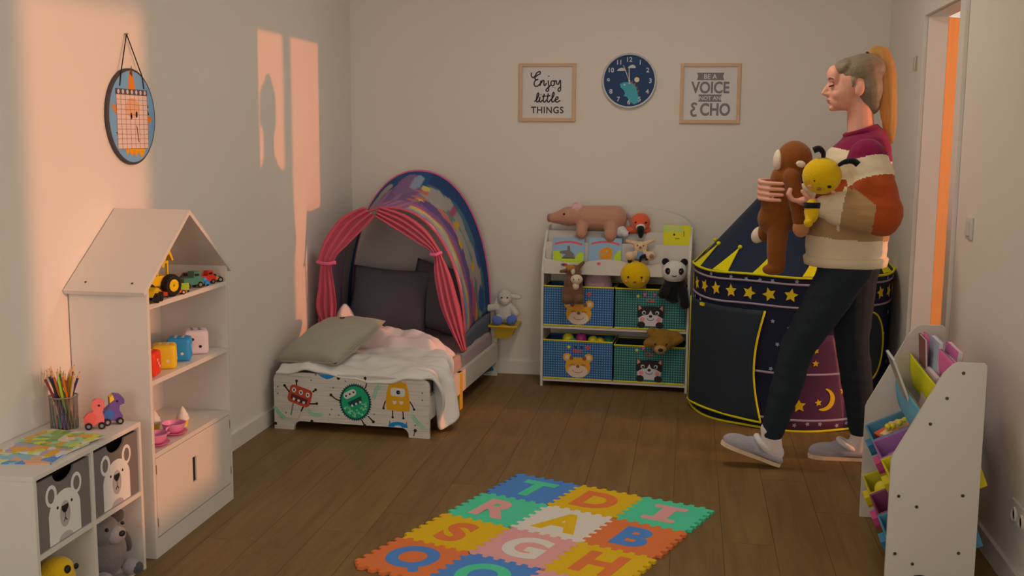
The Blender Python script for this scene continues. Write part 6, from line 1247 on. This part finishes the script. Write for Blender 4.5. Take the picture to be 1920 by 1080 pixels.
m_hair = M('hair_blond', (96, 76, 54), rough=0.5, bump=0.6, scale=30, var=0.35, stretch=(1.5, 9, 1.5), sheen=0.1, k=1.1); m_hair_sunlit = M('ponytail_sunlit', (180, 128, 66), rough=0.45, bump=0.6, scale=26, var=0.25, stretch=(9, 9, 0.7), trans=0.5)  # ponytail copy is lighter and warmer, with the evening light put into its colour
b = MB(); b.sph((0.674, YM, 1.664), (0.106, 0.083, 0.072), rot(0, -14, 0)); b.sph((0.702, YM, 1.605), (0.064, 0.080, 0.100), rot(0, -8, 0)); b.sph((0.705, YM, 1.700), (0.040, 0.04, 0.036)); b.sph((0.606, YM, 1.680), (0.054, 0.066, 0.036), rot(0, -30, 0)); b.sph((0.724, YM, 1.54), (0.034, 0.05, 0.05)); b.caps((0.635, YM - 0.070, 1.625), (0.632, YM - 0.070, 1.60), 0.010, 0.005); b.caps((0.635, YM + 0.070, 1.625), (0.632, YM + 0.070, 1.60), 0.010, 0.005)
hair = obj('hair', solid(b, 0.005, 3), m_hair, t, world=True)
b = MB(); b.tube([(0.700, YM, 1.715), (0.722, YM, 1.735), (0.752, YM, 1.722), (0.772, YM - 0.004, 1.65), (0.782, YM - 0.006, 1.56), (0.792, YM - 0.004, 1.46), (0.802, YM, 1.375)], [0.020, 0.030, 0.036, 0.037, 0.034, 0.029, 0.010], 18, sm=5)
for q in b.bm.verts: a = math.atan2(q.co.y - YM, q.co.x - 0.77); q.co += Vector((math.cos(a), math.sin(a), 0)) * 0.0035 * math.sin(a * 9 + q.co.z * 12)
obj('ponytail', b, m_hair_sunlit, t, smooth=180, world=True)
obj('hair_tie', MB().tube([(0.703 + 0.0 + 0.02 * math.cos(a) * 0.6, YM + 0.024 * math.sin(a), 1.722 + 0.02 * math.cos(a) * -0.8) for a in [2 * PI * i / 20 for i in range(20)]], 0.006, 8, closed=True), m_dk, hair, smooth=180, world=True)
obj('earring', MB().tube([(0.655, YM - 0.082, 1.553 + 0.0), (0.652, YM - 0.084, 1.545), (0.657, YM - 0.083, 1.541), (0.661, YM - 0.082, 1.546)], 0.0018, 6, closed=True), m_brass, body, smooth=180, world=True)

# ---- striped sweater
b = MB(); rg = []
for z, cx_, rx, ry in ((0.880, 0.648, 0.150, 0.180), (0.895, 0.647, 0.162, 0.192), (0.93, 0.648, 0.166, 0.197), (1.00, 0.653, 0.164, 0.196), (1.08, 0.660, 0.158, 0.193), (1.16, 0.667, 0.150, 0.192), (1.24, 0.673, 0.143, 0.194), (1.31, 0.678, 0.136, 0.192), (1.355, 0.680, 0.122, 0.172), (1.39, 0.682, 0.100, 0.130), (1.412, 0.684, 0.080, 0.090), (1.428, 0.684, 0.068, 0.072)):
    rg.append([Vector((cx_ + rx * math.cos(2 * PI * i / 36), YM + 0.008 + ry * 0.88 * math.sin(2 * PI * i / 36), z + (0.30 * rx * math.cos(2 * PI * i / 36) * min(1, max(0, (z - 1.33) / 0.06))))) for i in range(36)])
b.rings(rg)
for S, E_, W_ in ((SN, EN, WN), (SF, EF, WF)):
    b.chain([S + V(-0.005, 0.0, -0.02), E_, W_.lerp(E_, 0.35), W_.lerp(E_, 0.12)], [0.082, 0.082, 0.072, 0.048])
me = solid(b, 0.0055, 9)
push(me, lambda c_: 0.007 * noise.fractal(Vector((c_.x * 7, c_.y * 7, c_.z * 16)), 1.0, 2.0, 2))      # soft knit folds
kn = lambda n_, c_: M('knit_' + n_, c_, rough=0.9, bump=0.35, scale=110, var=0.06, spec=0.1, stretch=(1, 1, 2.2), sheen=0.15)
SW = [kn('magenta', (94, 14, 38)), kn('cream', (176, 148, 112)), kn('rust', (124, 48, 14)), kn('taupe', (124, 90, 54))]
for m in SW: me.materials.append(m)
def seg_t(p_, a, c_):
    d = c_ - a; tt = max(0, min(1, (p_ - a).dot(d) / d.length_squared)); return tt, (p_ - (a + d * tt)).length
for pl in me.polygons:
    p_ = pl.center; z = p_.z + 0.25 * (p_.x - 0.66) * (1 if p_.z > 1.2 else 0.2)
    mi = 0 if z > 1.335 else 1 if z > 1.215 else 2 if z > 1.12 else 3 if z > 0.985 else 1
    for S, E_, W_ in ((SN, EN, WN), (SF, EF, WF)):
        t0, d0 = seg_t(p_, S, E_); t1, d1 = seg_t(p_, E_, W_); out = abs(p_.y - YM) > 0.145 or p_.x < 0.52
        if min(d0, d1) < 0.105 and out:
            tt = t0 * 0.5 if d0 < d1 else 0.5 + t1 * 0.5
            mi = 0 if tt < 0.045 else 1 if tt < 0.21 else 2 if tt < 0.55 else 3 if tt < 0.80 else 1
    pl.material_index = mi
sweater = obj('sweater', me, None, t, world=True)
obj('hem_rib', MB().rings([[Vector((0.648 + rx * math.cos(2 * PI * i / 40), YM + 0.008 + (rx + 0.008) * math.sin(2 * PI * i / 40), z)) for i in range(40)] for z, rx in ((0.866, 0.158), (0.870, 0.168), (0.900, 0.173), (0.908, 0.166))]), SW[1], sweater, smooth=180, world=True)
obj('collar', MB().tube([(0.684 + 0.062 * math.cos(2 * PI * i / 28), YM + 0.006 + 0.066 * math.sin(2 * PI * i / 28), 1.424 + 0.30 * 0.062 * math.cos(2 * PI * i / 28)) for i in range(28)], 0.010, 8, closed=True), SW[0], sweater, smooth=180, world=True)
# ---- jeans
b = MB(); b.sph((0.668, YM + 0.008, 0.925), (0.128, 0.158, 0.115)); b.chain([V(0.648, 4.66, 0.88), V(0.56, 4.655, 0.70), KN, V(0.425, 4.652, 0.36), V(0.374, 4.65, 0.155)], [0.108, 0.090, 0.070, 0.066, 0.050]); b.chain([V(0.690, 4.79, 0.88), V(0.695, 4.795, 0.70), KF, V(0.735, 4.81, 0.34), V(0.760, 4.82, 0.14)], [0.110, 0.090, 0.070, 0.066, 0.050])
me = solid(b, 0.008, 4)
push(me, lambda c_: 0.004 * noise.fractal(Vector((c_.x * 8, c_.y * 8, c_.z * 22)), 1.0, 2.0, 2))
obj('jeans', me, M('dark_denim', (25, 27, 28), rough=0.85, bump=0.2, scale=180, var=0.12, spec=0.15), t, world=True)
# ---- socks and slippers (foot frame: +x towards the toe)
m_sock = fuzz('white_sock', (186, 160, 140)); m_slip = fuzz('slipper_grey', (120, 106, 100)); m_fur = fuzz('slipper_fur', (186, 164, 144)); m_sole = M('slipper_sole', (170, 136, 100), rough=0.7, var=0.05)
def slipper(heel, yaw, pitch, ankle):
    F = Matrix.Translation(Vector(heel)) @ Euler((0, math.radians(pitch), math.radians(yaw))).to_matrix().to_4x4()
    T_ = lambda q: F @ Vector(q)
    out = [(0.0, 0.0), (0.006, -0.026), (0.03, -0.036), (0.09, -0.036), (0.15, -0.043), (0.21, -0.046), (0.25, -0.036), (0.268, -0.012), (0.268, 0.012), (0.25, 0.034), (0.21, 0.043), (0.15, 0.040), (0.09, 0.034), (0.03, 0.035), (0.006, 0.026)]
    sl = MB(); o_, u_, v_ = T_((0, 0, 0)), F.to_3x3() @ X, F.to_3x3() @ Y; sl.prism(out, o_, u_, v_, (F.to_3x3() @ Z) * 0.016); 
    sp2 = obj('slipper', solid(MB().sph(T_((0.185, -0.002, 0.030)), (0.084, 0.045, 0.040), F.to_3x3()).sph(T_((0.13, -0.001, 0.042)), (0.06, 0.043, 0.042), F.to_3x3()).caps(T_((0.03, -0.030, 0.028)), T_((0.12, -0.034, 0.035)), 0.012, 0.016).caps(T_((0.03, 0.029, 0.028)), T_((0.12, 0.031, 0.035)), 0.012, 0.016).caps(T_((0.012, -0.02, 0.026)), T_((0.012, 0.02, 0.026)), 0.013, 0.013), 0.005, 3), m_slip, t, world=True)
    obj('sole', sl, m_sole, sp2, world=True)
    obj('fur_cuff', MB().tube([T_((0.105 + 0.034 * math.cos(a) , 0.040 * math.sin(a), 0.066 + 0.020 * math.cos(a))) for a in [2 * PI * i / 24 for i in range(24)]], 0.013, 8, closed=True), m_fur, sp2, smooth=180, world=True)
    obj('sock', solid(MB().chain([Vector(ankle) + V(0, 0, 0.03), T_((0.055, 0, 0.055)), T_((0.15, 0, 0.042))], [0.043, 0.042, 0.032]).sph(T_((0.045, 0, 0.05)), (0.042, 0.036, 0.038), F.to_3x3()), 0.006, 3), m_sock, t, world=True)
slipper((0.412, 4.648, 0.004), 180, -19, AN); slipper((0.812, 4.825, 0.001), 180, 0, AF)

# ---- brown monkey held in front
m_mon = fuzz('monkey_brown', (94, 46, 12)); m_monl = fuzz('monkey_paw', (140, 86, 48)); m_monc = fuzz('monkey_cream', (178, 150, 120))
t = thing('monkey_plush', 'long-limbed brown plush monkey carried in the woman\'s arms', 'plush toy', (0.37, 4.68, 0.83)); b = MB()
b.sph((0.418, 4.675, 1.305), (0.074, 0.068, 0.078)); b.sph((0.385, 4.68, 1.225), (0.062, 0.062, 0.06)); b.sph((0.365, 4.68, 1.120), (0.076, 0.070, 0.115)); b.sph((0.357, 4.68, 1.06), (0.080, 0.070, 0.075))
b.chain([V(0.405, 4.625, 1.235), V(0.430, 4.602, 1.13), V(0.447, 4.602, 1.055)], [0.036, 0.031, 0.032]); b.chain([V(0.362, 4.652, 1.03), V(0.358, 4.64, 0.93), V(0.362, 4.64, 0.865)], [0.046, 0.040, 0.036]); b.chain([V(0.345, 4.72, 1.04), V(0.31, 4.735, 0.99)], [0.042, 0.034]); b.sph((0.345, 4.635, 0.850), (0.044, 0.030, 0.024))
obj('body', solid(b, 0.006, 3), m_mon, t, world=True)
def wblob(name, par, c, r, m, R=None): return obj(name, MB().sph(c, r, rot(*R) if R else None, 14, 10), m, par, smooth=180, world=True)
wblob('ear', t, (0.438, 4.604, 1.288), (0.020, 0.010, 0.014), m_monc, (0, 15, 0)); wblob('paw', t, (0.449, 4.600, 1.030), (0.034, 0.030, 0.040), m_monl); wblob('foot', t, (0.290, 4.735, 0.985), (0.030, 0.022, 0.038), m_monc, (0, 30, 0)); wblob('face', t, (0.352, 4.672, 1.300), (0.020, 0.045, 0.045), m_monc)
# ---- bee held on the arm
t = thing('bee_plush', 'yellow plush bee with curved black antennae under the woman\'s arm', 'plush toy', (0.515, 4.545, 1.15)); b = MB()
b.sph((0.512, 4.505, 1.245), (0.078, 0.066, 0.074))
obj('head', solid(b, 0.006, 2), m_bee, t, world=True)
m_bk2 = m_blackp
obj('antenna', MB().tube([(0.512, 4.500, 1.305), (0.512, 4.498, 1.335), (0.495, 4.496, 1.352), (0.474, 4.496, 1.345)], [0.007, 0.010, 0.013, 0.013], 10, sm=4), m_bk2, t, smooth=180, world=True)
obj('antenna', MB().tube([(0.570, 4.478, 1.288), (0.592, 4.468, 1.302), (0.622, 4.463, 1.306), (0.642, 4.460, 1.292)], [0.007, 0.010, 0.013, 0.013], 10, sm=4), m_bk2, t, smooth=180, world=True)
wblob('eye', t, (0.482, 4.452, 1.228), (0.008, 0.004, 0.006), m_black); wblob('eye', t, (0.535, 4.442, 1.205), (0.008, 0.004, 0.006), m_black); wblob('nose', t, (0.496, 4.447, 1.196), (0.009, 0.005, 0.007), fz_br); wblob('cheek', t, (0.462, 4.458, 1.205), (0.009, 0.004, 0.006), m_blush); wblob('cheek', t, (0.552, 4.452, 1.184), (0.009, 0.004, 0.006), m_blush)
obj('body', solid(MB().sph((0.478, 4.50, 1.105), (0.030, 0.034, 0.05)).caps((0.470, 4.485, 1.085), (0.464, 4.475, 1.067), 0.016, 0.015), 0.005, 2), m_bee, t, world=True)
obj('stripe', MB().lathe([(0.028, -0.012), (0.034, -0.010), (0.034, 0.010), (0.028, 0.012)], (0.478, 4.50, 1.128), 18), m_bk2, t, smooth=180, world=True)
wblob('foot', t, (0.464, 4.472, 1.060), (0.018, 0.018, 0.018), m_bee)
